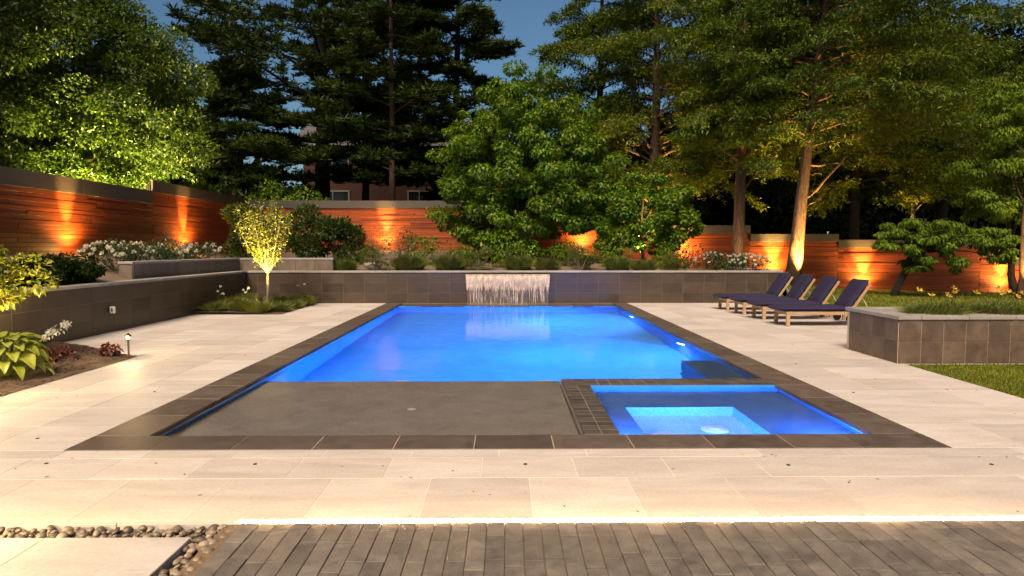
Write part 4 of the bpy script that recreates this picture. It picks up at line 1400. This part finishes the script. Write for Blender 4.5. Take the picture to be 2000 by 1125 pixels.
# --- small lit tree in the left bed
def small_tree():
    base = (-6.12, 16.3, 0.0)
    t = thing('ornamental_tree', 'small young tree lit golden from below in the rear left bed', 'tree', base)
    mb = MB()
    mb.tube([(0, 0, -.05), (0.01, 0, 0.45), (0.02, 0, 0.90)], [0.045, 0.036, 0.034], 10, True, 0.05)
    P = []; D = []
    for i in range(26):
        a = i * 2.399; lean = 0.12 + 0.50 * math.sqrt(random.random())
        h = random.uniform(1.3, 2.0) * (1.08 - 0.35 * lean)
        top = Vector((math.cos(a) * lean * 1.1, math.sin(a) * lean * 1.1, 0.88 + h))
        b0 = Vector((0.02, 0, 0.86 + 0.25 * random.random()))
        pts = []
        for q in range(7):
            f = q / 6
            w = f ** 0.65
            pts.append(Vector((b0.x + (top.x - b0.x) * w, b0.y + (top.y - b0.y) * w, b0.z + (top.z - b0.z) * f)))
        mb.tube(pts, [0.014 * (1 - 0.75 * q / 6) for q in range(7)], 5, False)
        for q in range(150):
            f = 0.14 + 0.86 * random.random() ** 0.85
            j = min(5, int(f * 6)); p = pts[j].lerp(pts[j + 1], f * 6 - j)
            d = Vector((random.gauss(0, 1), random.gauss(0, 1), random.gauss(0.4, .8))).normalized()
            p = p + d * random.random() * 0.13
            P.append(list(p)); D.append(list(d))
    mb.build('trunk', M['barkg'], t, True)
    P = np.array(P); D = np.array(D); n = len(P)
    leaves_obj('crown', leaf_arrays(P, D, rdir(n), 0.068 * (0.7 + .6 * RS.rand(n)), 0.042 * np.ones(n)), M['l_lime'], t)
small_tree()

# --- woodland mass behind everything
def woods():
    def mass(nm, n, gen, L, label):
        P = np.array([gen() for _ in range(n)])
        D = rdir(n); D[:, 2] -= 0.2
        V = leaf_arrays(P, D, rdir(n), L * (0.6 + .8 * RS.rand(n)), L * 0.5 * np.ones(n))
        tag(leaves_obj(nm, V, M['l_black'], None), label, None, None, 'stuff')
    def hill(lo, hi, y0, y1, tab):
        def g():
            while True:
                x = random.uniform(lo, hi)
                h = lerp_tab(x, tab) + 0.9 * math.sin(x * 1.3) + 0.7 * math.sin(x * 2.9 + 1) + 0.4 * math.sin(x * 7)
                z = random.uniform(-0.3, h)
                if random.random() < 0.15: z = h - abs(random.gauss(0, .5))
                return (x, random.uniform(y0, y1), z)
        return g
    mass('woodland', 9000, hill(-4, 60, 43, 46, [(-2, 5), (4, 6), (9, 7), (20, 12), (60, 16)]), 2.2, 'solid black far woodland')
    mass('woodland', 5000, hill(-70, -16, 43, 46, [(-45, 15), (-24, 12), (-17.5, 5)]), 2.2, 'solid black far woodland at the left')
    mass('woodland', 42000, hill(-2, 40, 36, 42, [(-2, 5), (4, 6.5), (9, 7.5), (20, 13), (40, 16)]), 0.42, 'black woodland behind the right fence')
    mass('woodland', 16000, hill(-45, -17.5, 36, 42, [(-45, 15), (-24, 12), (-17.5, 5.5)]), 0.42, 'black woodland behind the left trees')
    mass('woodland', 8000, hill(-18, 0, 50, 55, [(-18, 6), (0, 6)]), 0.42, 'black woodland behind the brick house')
woods()
shrub('evergreen_shrub', 'rounded leafy green shrub just over the back left fence', (-9.3, 27.2, 1.45), (2.1, 1.2, 1.5), 7000, 0.15, 0.085, M['l_broad'], k=40, cr=0.5, cat='shrub', out=0.6, droop=0.3)
shrub('evergreen_shrub', 'dark shrub over the fence under the great pine, thin and low', (-5.6, 28.5, 1.45), (1.9, 0.9, 0.8), 1600, 0.13, 0.07, M['l_pine'], k=16, cr=0.35)
shrub('evergreen_shrub', 'leafy shrub poking over the fence corner beside the lit tree', (-11.2, 24.2, 1.45), (1.1, 1.0, 1.5), 3000, 0.15, 0.085, M['l_left'], k=22, cr=0.4)

# ================================================================== shrubs in the beds
def lz(x, y): return (x, y, gz(x, y))
shrub('laurel_shrub', 'tall laurel shrub behind the small lit tree, leftmost of three', lz(-8.3, 21.0), (0.95, 0.8, 0.95), 7500, 0.125, 0.050, M['l_rhodo'], 'laurel shrubs in the rear left corner', k=22, stems=12, out=0.8, droop=-0.25, jit=0.5)
shrub('laurel_shrub', 'laurel shrub behind the low stone wall, middle of three', lz(-6.75, 21.0), (0.85, 0.7, 0.90), 6500, 0.125, 0.050, M['l_rhodo'], 'laurel shrubs in the rear left corner', k=20, stems=12, out=0.8, droop=-0.25, jit=0.5)
shrub('laurel_shrub', 'laurel shrub beside the bare fence, rightmost of three', lz(-5.35, 20.8), (0.62, 0.6, 0.86), 5200, 0.125, 0.050, M['l_rhodo'], 'laurel shrubs in the rear left corner', k=16, stems=10, out=0.8, droop=-0.25, jit=0.5)
shrub('airy_shrub', 'airy reddish green shrub in front of the back fence lamp', lz(-3.45, 21.6), (0.95, 0.6, 0.55), 1100, 0.075, 0.035, M['l_rhodo'], None, k=18, cr=0.25, stems=12)
shrub('airy_shrub', 'sparse small shrub before the glow of the back fence lamp', lz(-4.6, 22.6), (0.45, 0.4, 0.5), 260, 0.075, 0.035, M['l_rhodo'], None, k=10, cr=0.2, stems=10)
desc = ['beside the end of the low stone wall', 'below the back fence lamp', 'left of the airy shrub', 'under the airy shrub', 'left of the waterfall\'s edge', 'above the left half of the waterfall',
        'above the right half of the waterfall', 'right of the waterfall', 'under the smaller leafy tree, left', 'under the smaller leafy tree, middle', 'under the smaller leafy tree, right']
for k, dsc in enumerate(desc):
    x = -4.62 + 0.98 * k + random.uniform(-.22, .22)
    y = 18.85 + random.uniform(-.1, .25)
    sc_ = random.uniform(0.85, 1.15)
    sc_ = random.uniform(0.72, 1.2)
    if k % 3 == 1:
        shrub('feathery_shrub', 'feathery low green shrub on top of the feature wall, ' + dsc, lz(x, y), (0.44 * sc_, 0.36, 0.30 * sc_), 2600, 0.075, 0.016, M['l_lily'], 'low feathery planting along the top of the feature wall', k=16, cr=0.16, stems=8, out=1.0, droop=-0.5, jit=0.5)
    else:
        blade_clump('daylily_clump', 'daylily leaves on top of the feature wall, ' + dsc, lz(x, y), 0.50 * sc_, 0.66 * sc_, 2200, M['l_lily'], 'low feathery planting along the top of the feature wall', w=0.0075, spread=0.7)
for k, (x, y, sc_) in enumerate(((-2.6, 20.3, 0.8), (-1.4, 20.0, 0.7), (0.1, 19.9, 0.7), (2.0, 20.0, 0.7), (3.4, 19.9, 0.7), (5.2, 20.0, 0.7))):
    shrub('low_shrub', 'low green shrub in the back bed, ' + ['left of the big leafy tree', 'under the left side of the big leafy tree', 'under the big leafy tree, above the waterfall', 'under the right side of the big leafy tree',
          'between the two leafy trees', 'right of the smaller leafy tree'][k], lz(x, y), (0.65 * sc_, 0.5, 0.55 * sc_), 900, 0.085, 0.045, M['l_broad'], 'low shrubs in the back bed', k=12, cr=0.25)
# pale boulders
for i, (x, y) in enumerate(((-4.05, 19.6), (-3.95, 19.1))):
    o = link('boulder', pm[i], None, None, (x, y, gz(x, y) + 0.06), (0.2, 0.3, i * 1.3)); o.scale = (0.26, 0.2, 0.2)
    o.data = o.data.copy(); o.data.materials.clear(); o.data.materials.append(M['boulder'])
    tag(o, ['larger pale boulder between daylily mounds at the end of the stone wall', 'smaller pale boulder at the cap of the feature wall near the stone wall end'][i], 'boulder')
# white roses
for i, (y, n_) in enumerate(((13.9, 14), (15.1, 7), (16.4, 9), (17.9, 16))):
    shrub('rose_bush', 'white flowering rose bush behind the low stone wall, ' + ['nearest to the camera', 'second along the wall', 'third along the wall', 'farthest, before the fence lamp'][i],
          (-8.55, y, 1.16), (0.50, 0.72, 0.26), 1700, 0.06, 0.032, M['l_rose'], 'white rose bushes on the left', k=16, cr=0.18, stems=8, flowers=(n_ * 2, 0.068, M['petal']), out=0.6)
for i, x in enumerate((6.45, 7.35)):
    shrub('rose_bush', 'white flowering rose bush on the feature wall ' + ['left of the grey trunk', 'below the grey trunk'][i],
          lz(x, 19.2), (0.62, 0.45, 0.27), 1700, 0.06, 0.032, M['l_rose'], 'white rose bushes on the right', k=16, cr=0.18, stems=8, flowers=(26, 0.055, M['petal']), out=0.6)
shrub('airy_shrub', 'twiggy dark shrub in the glow right of the leafy trees', lz(5.95, 20.6), (0.55, 0.4, 0.45), 420, 0.08, 0.035, M['l_box'], None, k=10, cr=0.22, stems=16, bm=M['bark'])
# boxwood
for i, (x, y) in enumerate(((-7.95, 10.7), (-7.95, 11.65))):
    shrub('boxwood_shrub', 'dark green boxwood on the left wall, ' + ['partly behind the yellow lit maple', 'next to the stone mulch'][i], (x, y, 0.93), (0.36, 0.55, 0.25), 8000, 0.055, 0.032, M['l_box'], 'boxwoods on the left wall', k=22, cr=0.16, stems=5)
# hosta bed
hs = MB()
bed_poly = [(-7.35, 3.4), (-5.305, 3.4), (-5.305, 9.1), (-7.35, 10.31)]
hs.add([(x, y, -0.01) for x, y in bed_poly], [(0, 1, 2, 3)])
def bedz(x, y): return 0.004 + 0.05 * max(0, min(1, (-5.3 - x) / 1.2)) + 0.008 * math.sin(x * 17) * math.sin(y * 13)
def bed_sheet(name, poly_f, x0, x1, y0, y1, st, m):
    xs = fr(x0, x1, st); ys = fr(y0, y1, st)
    vs = []
    for y in ys:
        for x in xs:
            yy = min(y, poly_f(x))
            vs.append((x, yy, bedz(x, yy)))
    nx = len(xs)
    fs = [(j * nx + i, j * nx + i + 1, (j + 1) * nx + i + 1, (j + 1) * nx + i) for j in range(len(ys) - 1) for i in range(nx - 1) if vs[j * nx + i][1] < vs[(j + 1) * nx + i][1] - 1e-4 or vs[j * nx + i + 1][1] < vs[(j + 1) * nx + i + 1][1] - 1e-4]
    tag(link(name, mesh(name, vs, fs, True), m), kind='structure')
bed_sheet('mulch_bed', lambda x: 9.095 + (-5.305 - x) * 0.592, -7.35, -5.305, 3.4, 10.4, 0.09, M['mulch'])
bed_sheet('mulch_bed', lambda x: 18.05, -7.35, -5.305, 14.955, 18.05, 0.12, M['mulch'])
# loose mulch chips
n = 2600
px_ = -5.33 - RS.rand(n) * 1.8; py_ = 6.3 + RS.rand(n) * 4.0
ok = py_ < 9.05 + (-5.305 - px_) * 0.592
P = np.stack([px_, py_, 0.012 + 0.05 * np.clip((-5.3 - px_) / 1.2, 0, 1)], 1)[ok]
k_ = len(P); D = rdir(k_); D[:, 2] *= 0.3
tag(leaves_obj('mulch_chips', leaf_arrays(P, D, np.tile([[0, 0, 1.]], (k_, 1)), np.full(k_, 0.05), np.full(k_, 0.022)), M['mulch'], None), 'loose bark mulch in the hosta bed', None, None, 'stuff')

def hosta():
    t = thing('hosta_plant', 'hosta with broad yellow green leaves and two leaning white flower stalks', 'plant', (-5.98, 7.55, 0.04))
    lv = []
    for i in range(64):
        tier = i / 64
        a = i * 2.399
        rr = 0.12 + 0.44 * math.sqrt(tier)
        h = 0.40 * (1 - tier ** 1.6) + 0.10
        base = Vector((math.cos(a) * rr * 0.55, math.sin(a) * rr * 0.55, h * 0.9))
        d = Vector((math.cos(a), math.sin(a), 0)); s = Vector((-d.y, d.x, 0))
        L_ = random.uniform(0.20, 0.29); w = L_ * random.uniform(0.58, 0.7)
        sag = 0.25 + 0.75 * tier
        vs = []; fs = []
        NL, NWd = 7, 6
        tw = random.uniform(-.25, .25)
        for q in range(NL + 1):
            f = q / NL
            wd = w * 0.5 * (math.sin(PI * min(1, f * 0.92 + 0.06)) ** 0.75) * (1 - 0.35 * f)
            if q == NL: wd = 0.002
            c = d * (L_ * f * (1 - 0.25 * sag * f)) + Vector((0, 0, L_ * (0.35 * f - sag * f * f)))
            for r_ in range(NWd + 1):
                u = -1 + 2 * r_ / NWd
                p = base + c + s * (u * wd) + Vector((0, 0, abs(u) * wd * 0.35 + 0.006 * math.cos(u * 9) + tw * u * wd))
                vs.append(p)
        for q in range(NL):
            for r_ in range(NWd):
                a_ = q * (NWd + 1) + r_
                fs.append((a_, a_ + 1, a_ + NWd + 2, a_ + NWd + 1))
        me = mesh('leaf', vs, fs, True)
        at = me.attributes.new('tint', 'FLOAT', 'POINT')
        tv = random.random() * 0.9
        at.data.foreach_set('value', [min(1, max(0, tv + (0.25 if (k % (NWd + 1)) in (0, NWd) else 0))) for k in range(len(vs))])
        link('leaf', me, M['l_hosta'], t)
        lv.append(base)
    sm = MB()
    for b in lv:
        sm.tube([(b.x * 0.2, b.y * 0.2, 0), (b.x * .7, b.y * .7, b.z * .6), tuple(b)], 0.006, 4, False)
    sm.build('leaf_stalks', M['l_hosta'], t)
    for k, (ex, ey, ez) in enumerate(((0.80, 0.0, 0.66), (0.42, 0.25, 0.53))):
        s = MB()
        p0 = Vector((0.12, 0.05, 0.3)); e = Vector((ex, ey, ez))
        pts = [p0.lerp(e, q / 6) + Vector((0, 0, -0.05 * math.sin(q / 6 * PI))) for q in range(7)]
        s.tube(pts, [0.007, .006, .006, .005, .005, .004, .003], 5, False)
        s.build('flower_stalk', M['l_hosta'], t)
        n = 90
        f = 0.80 + 0.22 * RS.rand(n)
        P = np.array([list(pts[min(5, int(min(.999, x) * 6))].lerp(pts[min(6, int(min(.999, x) * 6) + 1)], 0.5)) for x in f]) + RS.randn(n, 3) * 0.018
        D = rdir(n); D[:, 2] -= 0.7
        leaves_obj('flower', leaf_arrays(P, D, rdir(n), 0.05 * np.ones(n), 0.022 * np.ones(n)), M['petal'], t)
hosta()
for i, (x, y, s_) in enumerate(((-6.15, 8.65, 1.0), (-5.72, 9.05, 0.6))):
    shrub('heuchera_plant', ['dark red leaved heuchera in the mulch behind the hosta', 'small red leaved heuchera in the mulch nearer the path light'][i], (x, y, 0.03), (0.26 * s_, 0.2 * s_, 0.07), int(260 * s_), 0.06, 0.05, M['l_red'], None, 'plant', k=8, cr=0.07, stems=4, bm=M['bark'])
# yellow lit maple at the left edge
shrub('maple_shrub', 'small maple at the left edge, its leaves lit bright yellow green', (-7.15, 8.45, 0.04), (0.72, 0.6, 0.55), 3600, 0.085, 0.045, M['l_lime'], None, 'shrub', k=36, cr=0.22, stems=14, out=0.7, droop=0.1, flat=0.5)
for o in COL.objects:
    if o.name.startswith('maple_shrub'):
        for c in o.children:
            if c.name.startswith('foliage'): c.location.z += 0.58
            else: c.scale = (1, 1, 1.35)
# rear left bed
for i, (x, y, kind) in enumerate(((-7.0, 15.3, 0), (-6.85, 16.0, 1), (-6.4, 15.35, 0), (-5.95, 15.2, 1), (-5.6, 15.6, 0), (-5.6, 16.5, 0), (-5.55, 17.3, 1), (-6.6, 16.9, 0), (-6.2, 17.4, 0), (-7.1, 17.2, 1))):
    lab = ['nearest the charcoal wall at the front', 'against the left wall', 'glowing in front of the small tree, left', 'in front of the trunk of the small tree', 'right of the small tree, at the bed corner', 'right of the small tree, second row',
           'right of the small tree near the feature wall', 'behind the small tree', 'behind the small tree, against the feature wall', 'in the far corner of the walls'][i]
    blade_clump('perennial_clump', 'low perennial clump ' + lab, (x, y, bedz(x, y)), 0.32, 0.32 + 0.1 * kind, 1100, M['l_lily'] if kind == 0 else M['l_lime'], 'perennials in the rear left bed', w=0.0055, spread=0.75,
                flowers=(3, 0.5, M['petal']) if i in (2, 6, 0) else None)
# planter daylilies
pos = [(6.05, 8.85), (6.5, 9.15), (6.95, 8.85), (7.35, 9.2), (7.8, 8.9), (8.25, 9.15), (8.7, 8.9)]
for i, (x, y) in enumerate(pos):
    blade_clump('daylily_clump', 'daylily with yellow flowers in the tiled planter, ' + ['first from the left', 'second from the left', 'third from the left', 'fourth from the left', 'fifth from the left', 'sixth from the left', 'seventh from the left, at the frame edge'][i],
                (x, y, 0.60), 0.40, 0.25, 1300, M['l_lily'], 'daylilies in the tiled planter', w=0.007, spread=0.55, flowers=(4, 0.33, M['petal_y']))

# ------------------------------------------------------------------ grass
def grass(name, label, x0, x1, y0, y1, n, h, zf, dens=None):
    x = x0 + RS.rand(n) * (x1 - x0)
    y = y0 + (RS.rand(n) ** (1.5 if dens else 1)) * (y1 - y0)
    z = np.array([zf(a, b) for a, b in zip(x, y)])
    P = np.stack([x, y, z - 0.005], 1)
    D = rdir(n) * 0.55; D[:, 2] = 1
    hh = h * (0.5 + RS.rand(n))
    V = leaf_arrays(P, D, rdir(n), hh, 0.006 + 0.004 * RS.rand(n) if h < 0.06 else np.full(n, 0.02))
    tag(leaves_obj(name, V, M['l_grass'], None), label, None, None, 'stuff')
grass('grass', 'short mown grass below the tiled planter', 5.40, 8.6, 5.3, 8.38, 90000, 0.035, lambda x, y: -0.02, True)
grass('grass', 'lawn grass behind the loungers', 8.08, 20, 14.0, 24.5, 90000, 0.075, gz)

# ================================================================== loungers
def lounger(first, x, y0, label):
    if first is None:
        t = thing('sun_lounger', label, 'sun lounger', (x, y0, 0), 0, 'navy cushioned sun loungers in a row')
        Wd = 0.62
        for yy, q in ((0.03, 0), (Wd - 0.03, 0)):
            mb = MB(); mb.box((1.0, yy, 0.262), (2.0, 0.035, 0.065), 0.005); mb.build('side_rail', M['teak'], t)
        for xx in (0.02, 1.98):
            mb = MB(); mb.box((xx, Wd / 2, 0.262), (0.035, Wd - 0.1, 0.065), 0.004); mb.build('end_rail', M['teak'], t)
        for xx in (0.035, 1.80):
            for yy in (0.035, Wd - 0.035):
                mb = MB(); mb.box((xx, yy, 0.115), (0.068, 0.062, 0.23), 0.005); mb.build('leg', M['teak'], t)
        for k in range(11):
            mb = MB(); mb.box((0.08 + 0.118 * k, Wd / 2, 0.285), (0.07, Wd - 0.10, 0.014), 0.002); mb.build('slat', M['teak'], t)
        for yy in (-0.012, Wd + 0.012):
            mb = MB()
            prof = [(0.03, -0.014), (0.085, -0.014), (0.09, 0), (0.085, 0.014), (0.03, 0.014)]
            mb.lathe([(r_, z_) for r_, z_ in prof], (0, 0, 0), 20)
            mb.build('wheel', M['dark'], t, False, (1.62, yy, 0.09), (R(90), 0, 0))
        # backrest frame
        ang = math.atan2(0.50, 0.34)
        bl = 0.66
        H0 = Vector((1.30, 0, 0.30))
        def bp(u, yy, nrm=0.0):
            return (H0.x + u * math.cos(ang) - nrm * math.sin(ang), yy, H0.z + u * math.sin(ang) + nrm * math.cos(ang))
        mrot = Matrix.Rotation(-ang, 3, 'Y')
        for yy in (0.03, Wd - 0.03):
            mb = MB(); mb.box(bp(bl / 2, yy), (bl, 0.03, 0.045), 0.004, mrot); mb.build('backrest_rail', M['teak'], t)
        for k in range(6):
            mb = MB(); mb.box(bp(0.06 + 0.115 * k, Wd / 2, -0.005), (0.06, Wd - 0.09, 0.012), 0.002, mrot); mb.build('backrest_slat', M['teak'], t)
        for yy in (0.07, Wd - 0.07):
            mb = MB(); mb.tube([bp(bl * 0.55, yy, -0.03), (1.72, yy, 0.27)], 0.008, 6); mb.build('support_strut', M['strut'], t)
        # cushions, soft edged
        def cushion(name, L_, w, th, mtx, org):
            vs = []; fs = []
            nx, ny = 16, 8
            def prof(u):
                return (1 - abs(u) ** 7) ** 0.5
            for side in (1, -1):
                for i in range(nx + 1):
                    for j in range(ny + 1):
                        u = -1 + 2 * i / nx; v = -1 + 2 * j / ny
                        u = math.copysign(abs(u) ** 0.75, u); v = math.copysign(abs(v) ** 0.75, v)
                        e = max(0, (1 - abs(u) ** 10)) ** 0.5 * max(0, (1 - abs(v) ** 8)) ** 0.5
                        z = side * th / 2 * e
                        if side > 0: z += 0.004 * math.sin(u * 7 + v * 3) * e
                        p = mtx @ Vector((u * L_ / 2, v * w / 2, z)) + Vector(org)
                        vs.append(p)
            m_ = (nx + 1) * (ny + 1)
            for i in range(nx):
                for j in range(ny):
                    a = i * (ny + 1) + j
                    fs.append((a, a + ny + 1, a + ny + 2, a + 1))
                    fs.append((m_ + a, m_ + a + 1, m_ + a + ny + 2, m_ + a + ny + 1))
            link(name, mesh(name, vs, fs, True), M['navy'], t)
        cushion('seat_cushion', 1.50, 0.64, 0.105, Matrix.Identity(3), (0.57, Wd / 2, 0.352))
        cushion('back_cushion', 0.72, 0.60, 0.105, mrot, bp(0.355, Wd / 2, 0.075))
        return t
    r = first.copy(); COL.objects.link(r); r.location = (x, y0, 0); r['label'] = label
    for ch in list(first.children):
        c = ch.copy(); COL.objects.link(c); c.parent = r
    return r
l1 = lounger(None, 5.62, 12.50, 'navy cushioned teak sun lounger nearest the tiled planter')
lounger(l1, 5.60, 13.62, 'navy cushioned teak sun lounger, second in the row from the tiled planter')
lounger(l1, 5.585, 14.72, 'navy cushioned teak sun lounger, third in the row from the tiled planter')
lounger(l1, 5.57, 15.78, 'navy cushioned teak sun lounger closest to the feature wall')

# ================================================================== lamps of the garden
LAST = ['']
SPILL = 0.012
def uplight(label, loc, aim, e, ang=50, col=(1.0, 0.50, 0.14), tilt=True, blend=0.9, r=0.03):
    o = thing('garden_uplight', label, 'garden light', loc, 0, 'small garden uplights')
    LAST[0] = o.name
    d = (Vector(aim) - Vector(loc)).normalized()
    q = d.to_track_quat('Z', 'Y').to_euler()
    mb = MB(); mb.tube([(0, 0, -0.15), (0, 0, 0.02)], 0.012, 6); mb.build('spike', M['dark'], o)
    mb = MB(); mb.lathe([(0.025, -0.03), (0.036, -0.02), (0.036, 0.07), (0.030, 0.07), (0.030, 0.055)], (0, 0, 0), 14); mb.build('housing', M['dark'], o, False, (0, 0, 0.05), q)
    mb = MB(); mb.lathe([(0.029, 0.052), (0.029, 0.056), (0.01, 0.058)], (0, 0, 0), 14); mb.build('lens', M['lens'], o, False, (0, 0, 0.05), q)
    p = Vector(loc) + Vector((0, 0, 0.05)) + d * 0.075
    spot(p, p + d, e, ang, blend, col, r, o)
def g3(x, y, dz=0.02): return (x, y, gz(x, y) + dz)
FC = (1.0, 0.56, 0.15)
def fl(label, x, y, tx, ty, e=1150, ang=46):
    n = Vector((tx - x, ty - y)).normalized()
    x -= n.x * 0.20; y -= n.y * 0.20
    l = g3(x, y)
    uplight(label, l, (x + n.x * 0.36, y + n.y * 0.36, l[2] + 1.55), e, ang * 0.72, FC, blend=1.0)
    o = COL.objects.get(LAST[0])
    spot((l[0], l[1], l[2] + 0.13), (x + n.x * 0.10, y + n.y * 0.10, l[2] + 1.5), e * 0.22, 150, 1.0, FC, 0.03, o)
    pl_ = bpy.data.lights.new('lamp_spill', 'POINT'); pl_.energy = e * SPILL; pl_.color = FC; pl_.shadow_soft_size = 0.03
    po = bpy.data.objects.new('lamp_spill', pl_); COL.objects.link(po); po.parent = o; po.location = (0, 0, 0.16)
fl('garden light at the foot of the left fence behind the boxwood', -10.15, 15.0, -10.17, 15.0)
fl('garden light at the foot of the left fence behind the farthest white roses', -10.15, 20.4, -10.17, 20.4)
fl('garden light at the foot of the back fence right of the laurels', -4.77, 25.34, -4.77, 25.36)
fl('garden light behind the big leafy tree low on the back fence', 3.05, 25.1, 3.05, 25.15, 1900, 58)
fl('garden light at the fence just right of the leafy trees', 7.05, 24.92, 7.05, 24.97, 1900, 58)
fl('garden light at the fence left of the small leaning dogwood', 14.1, 24.70, 14.1, 24.73, 1900, 58)
fl('garden light at the lowest fence step at the right edge', 19.0, 23.90, 19.0, 23.93, 1900, 58)
uplight('garden light at the foot of the orange lit leaning cedar', g3(9.85, 20.65), (9.98, 21.3, 3.6), 6500, 46, FC)
fl('garden light between the grey trunk and the orange lit trunk', 10.6, 24.82, 10.6, 24.86, 2200, 62)
uplight('garden light under the small golden tree in the rear left bed', (-6.05, 15.35, 0.12), (-6.12, 16.2, 1.7), 1500, 80, (1.0, 0.72, 0.22))
uplight('garden light at the foot of the grey trunk in the white roses', g3(8.5, 22.3), (8.5, 23.0, 4.2), 1500, 46, FC)
uplight('garden light behind the left fence under the large dense tree', (-11.3, 16.9, 1.6), (-11.8, 19.2, 4.9), 5200, 88, (1.0, 0.74, 0.26))
uplight('garden light behind the left fence near its corner under the tree edge', (-10.75, 20.2, 1.45), (-10.9, 20.8, 4.5), 1800, 70, (1.0, 0.74, 0.26))
uplight('garden light in the daylilies under the big leafy tree', g3(0.75, 20.6), (0.9, 21.6, 3.0), 500, 60, (1.0, 0.80, 0.30))
uplight('garden light under the smaller leafy tree', g3(4.4, 20.2), (4.5, 21.2, 3.0), 800, 60, (1.0, 0.80, 0.30))
uplight('garden light at the foot of the slender yellow lit dogwood', g3(16.4, 25.7), (16.6, 25.85, 3.5), 3000, 26, (1.0, 0.62, 0.16))
uplight('garden light at the foot of the dogwood trunk on the right edge', g3(15.7, 18.8), (15.85, 19.2, 3.0), 1200, 40, FC)
uplight('garden light under the cedar behind the leafy tree, over the fence', (6.5, 26.2, 2.2), (6.3, 27.0, 5.5), 2400, 60, FC)
uplight('garden light in the hosta bed under the yellow lit maple', (-6.2, 8.0, 0.06), (-6.9, 8.6, 1.1), 300, 110, (1.0, 0.74, 0.28))

# path lights
LAST_PATH = ['']
def path_light(label, x, y, e):
    o = thing('path_light', label, 'path light', (x, y, 0.0), 0, 'low path lights in the left bed')
    LAST_PATH[0] = o.name
    mb = MB(); mb.tube([(0, 0, -0.1), (0, 0, 0.255)], [0.013, 0.013], 10); mb.build('post', M['bronze'], o)
    mb = MB(); mb.lathe([(0.022, 0.25), (0.026, 0.255), (0.024, 0.27), (0.012, 0.272)], (0, 0, 0), 14); mb.build('socket', M['bronze'], o)
    mb = MB(); mb.lathe([(0.016, 0.272), (0.019, 0.285), (0.016, 0.305), (0.006, 0.312)], (0, 0, 0), 12); mb.build('bulb', M['bulb'], o, True)
    mb = MB(); mb.lathe([(0.052, 0.318), (0.050, 0.322), (0.030, 0.338), (0.012, 0.352), (0.006, 0.362)], (0, 0, 0), 6); mb.build('cap', M['bronze'], o)
    for s in (-1, 1):
        mb = MB(); mb.tube([(s * 0.022, 0, 0.26), (s * 0.034, 0, 0.32)], 0.003, 4); mb.build('cap_stay', M['bronze'], o)
    l = bpy.data.lights.new('lamp_light', 'POINT'); l.energy = e; l.color = (1.0, 0.68, 0.28); l.shadow_soft_size = 0.012
    lo = bpy.data.objects.new('lamp_light', l); COL.objects.link(lo); lo.parent = o; lo.location = (0.0, -0.0, 0.3145)
path_light('bronze path light with a six sided cap at the tip of the mulch bed', -5.36, 8.98, 55)
path_light('bronze path light in the hosta bed, beyond the left edge of the frame', -5.42, 6.25, 150)
path_light('added bronze path light that warms the near pale slab, outside the frame', -2.78, 2.70, 130)  # unseen lamp, added for the warm light on the near slab
for o in COL.objects:
    if o.name == LAST_PATH[0]: o.location.z = 0.12

for k, o in enumerate([o for o in COL.objects if o.name.startswith('sun_lounger')]):
    o.rotation_euler.z = R((0.0, 0.7, -0.6, 1.1)[k])

# a few fallen leaves on the stone
n = 150
px_ = np.concatenate([-5.2 + np.abs(RS.randn(60)) * 0.5, 5.2 - np.abs(RS.randn(40)) * 0.5, RS.rand(50) * 10 - 5])
py_ = np.concatenate([6 + RS.rand(60) * 9, 5.5 + RS.rand(40) * 6, 3.4 + RS.rand(50) * 1.3])
D = rdir(n); D[:, 2] *= 0.15
tag(leaves_obj('leaf_litter', leaf_arrays(np.stack([px_, py_, np.full(n, 0.004)], 1), D, np.tile([[0, 0, 1.]], (n, 1)), 0.018 + 0.02 * RS.rand(n), 0.008 + 0.008 * RS.rand(n)), M['mulch'], None), 'a few small fallen leaves on the pale deck', None, None, 'stuff')
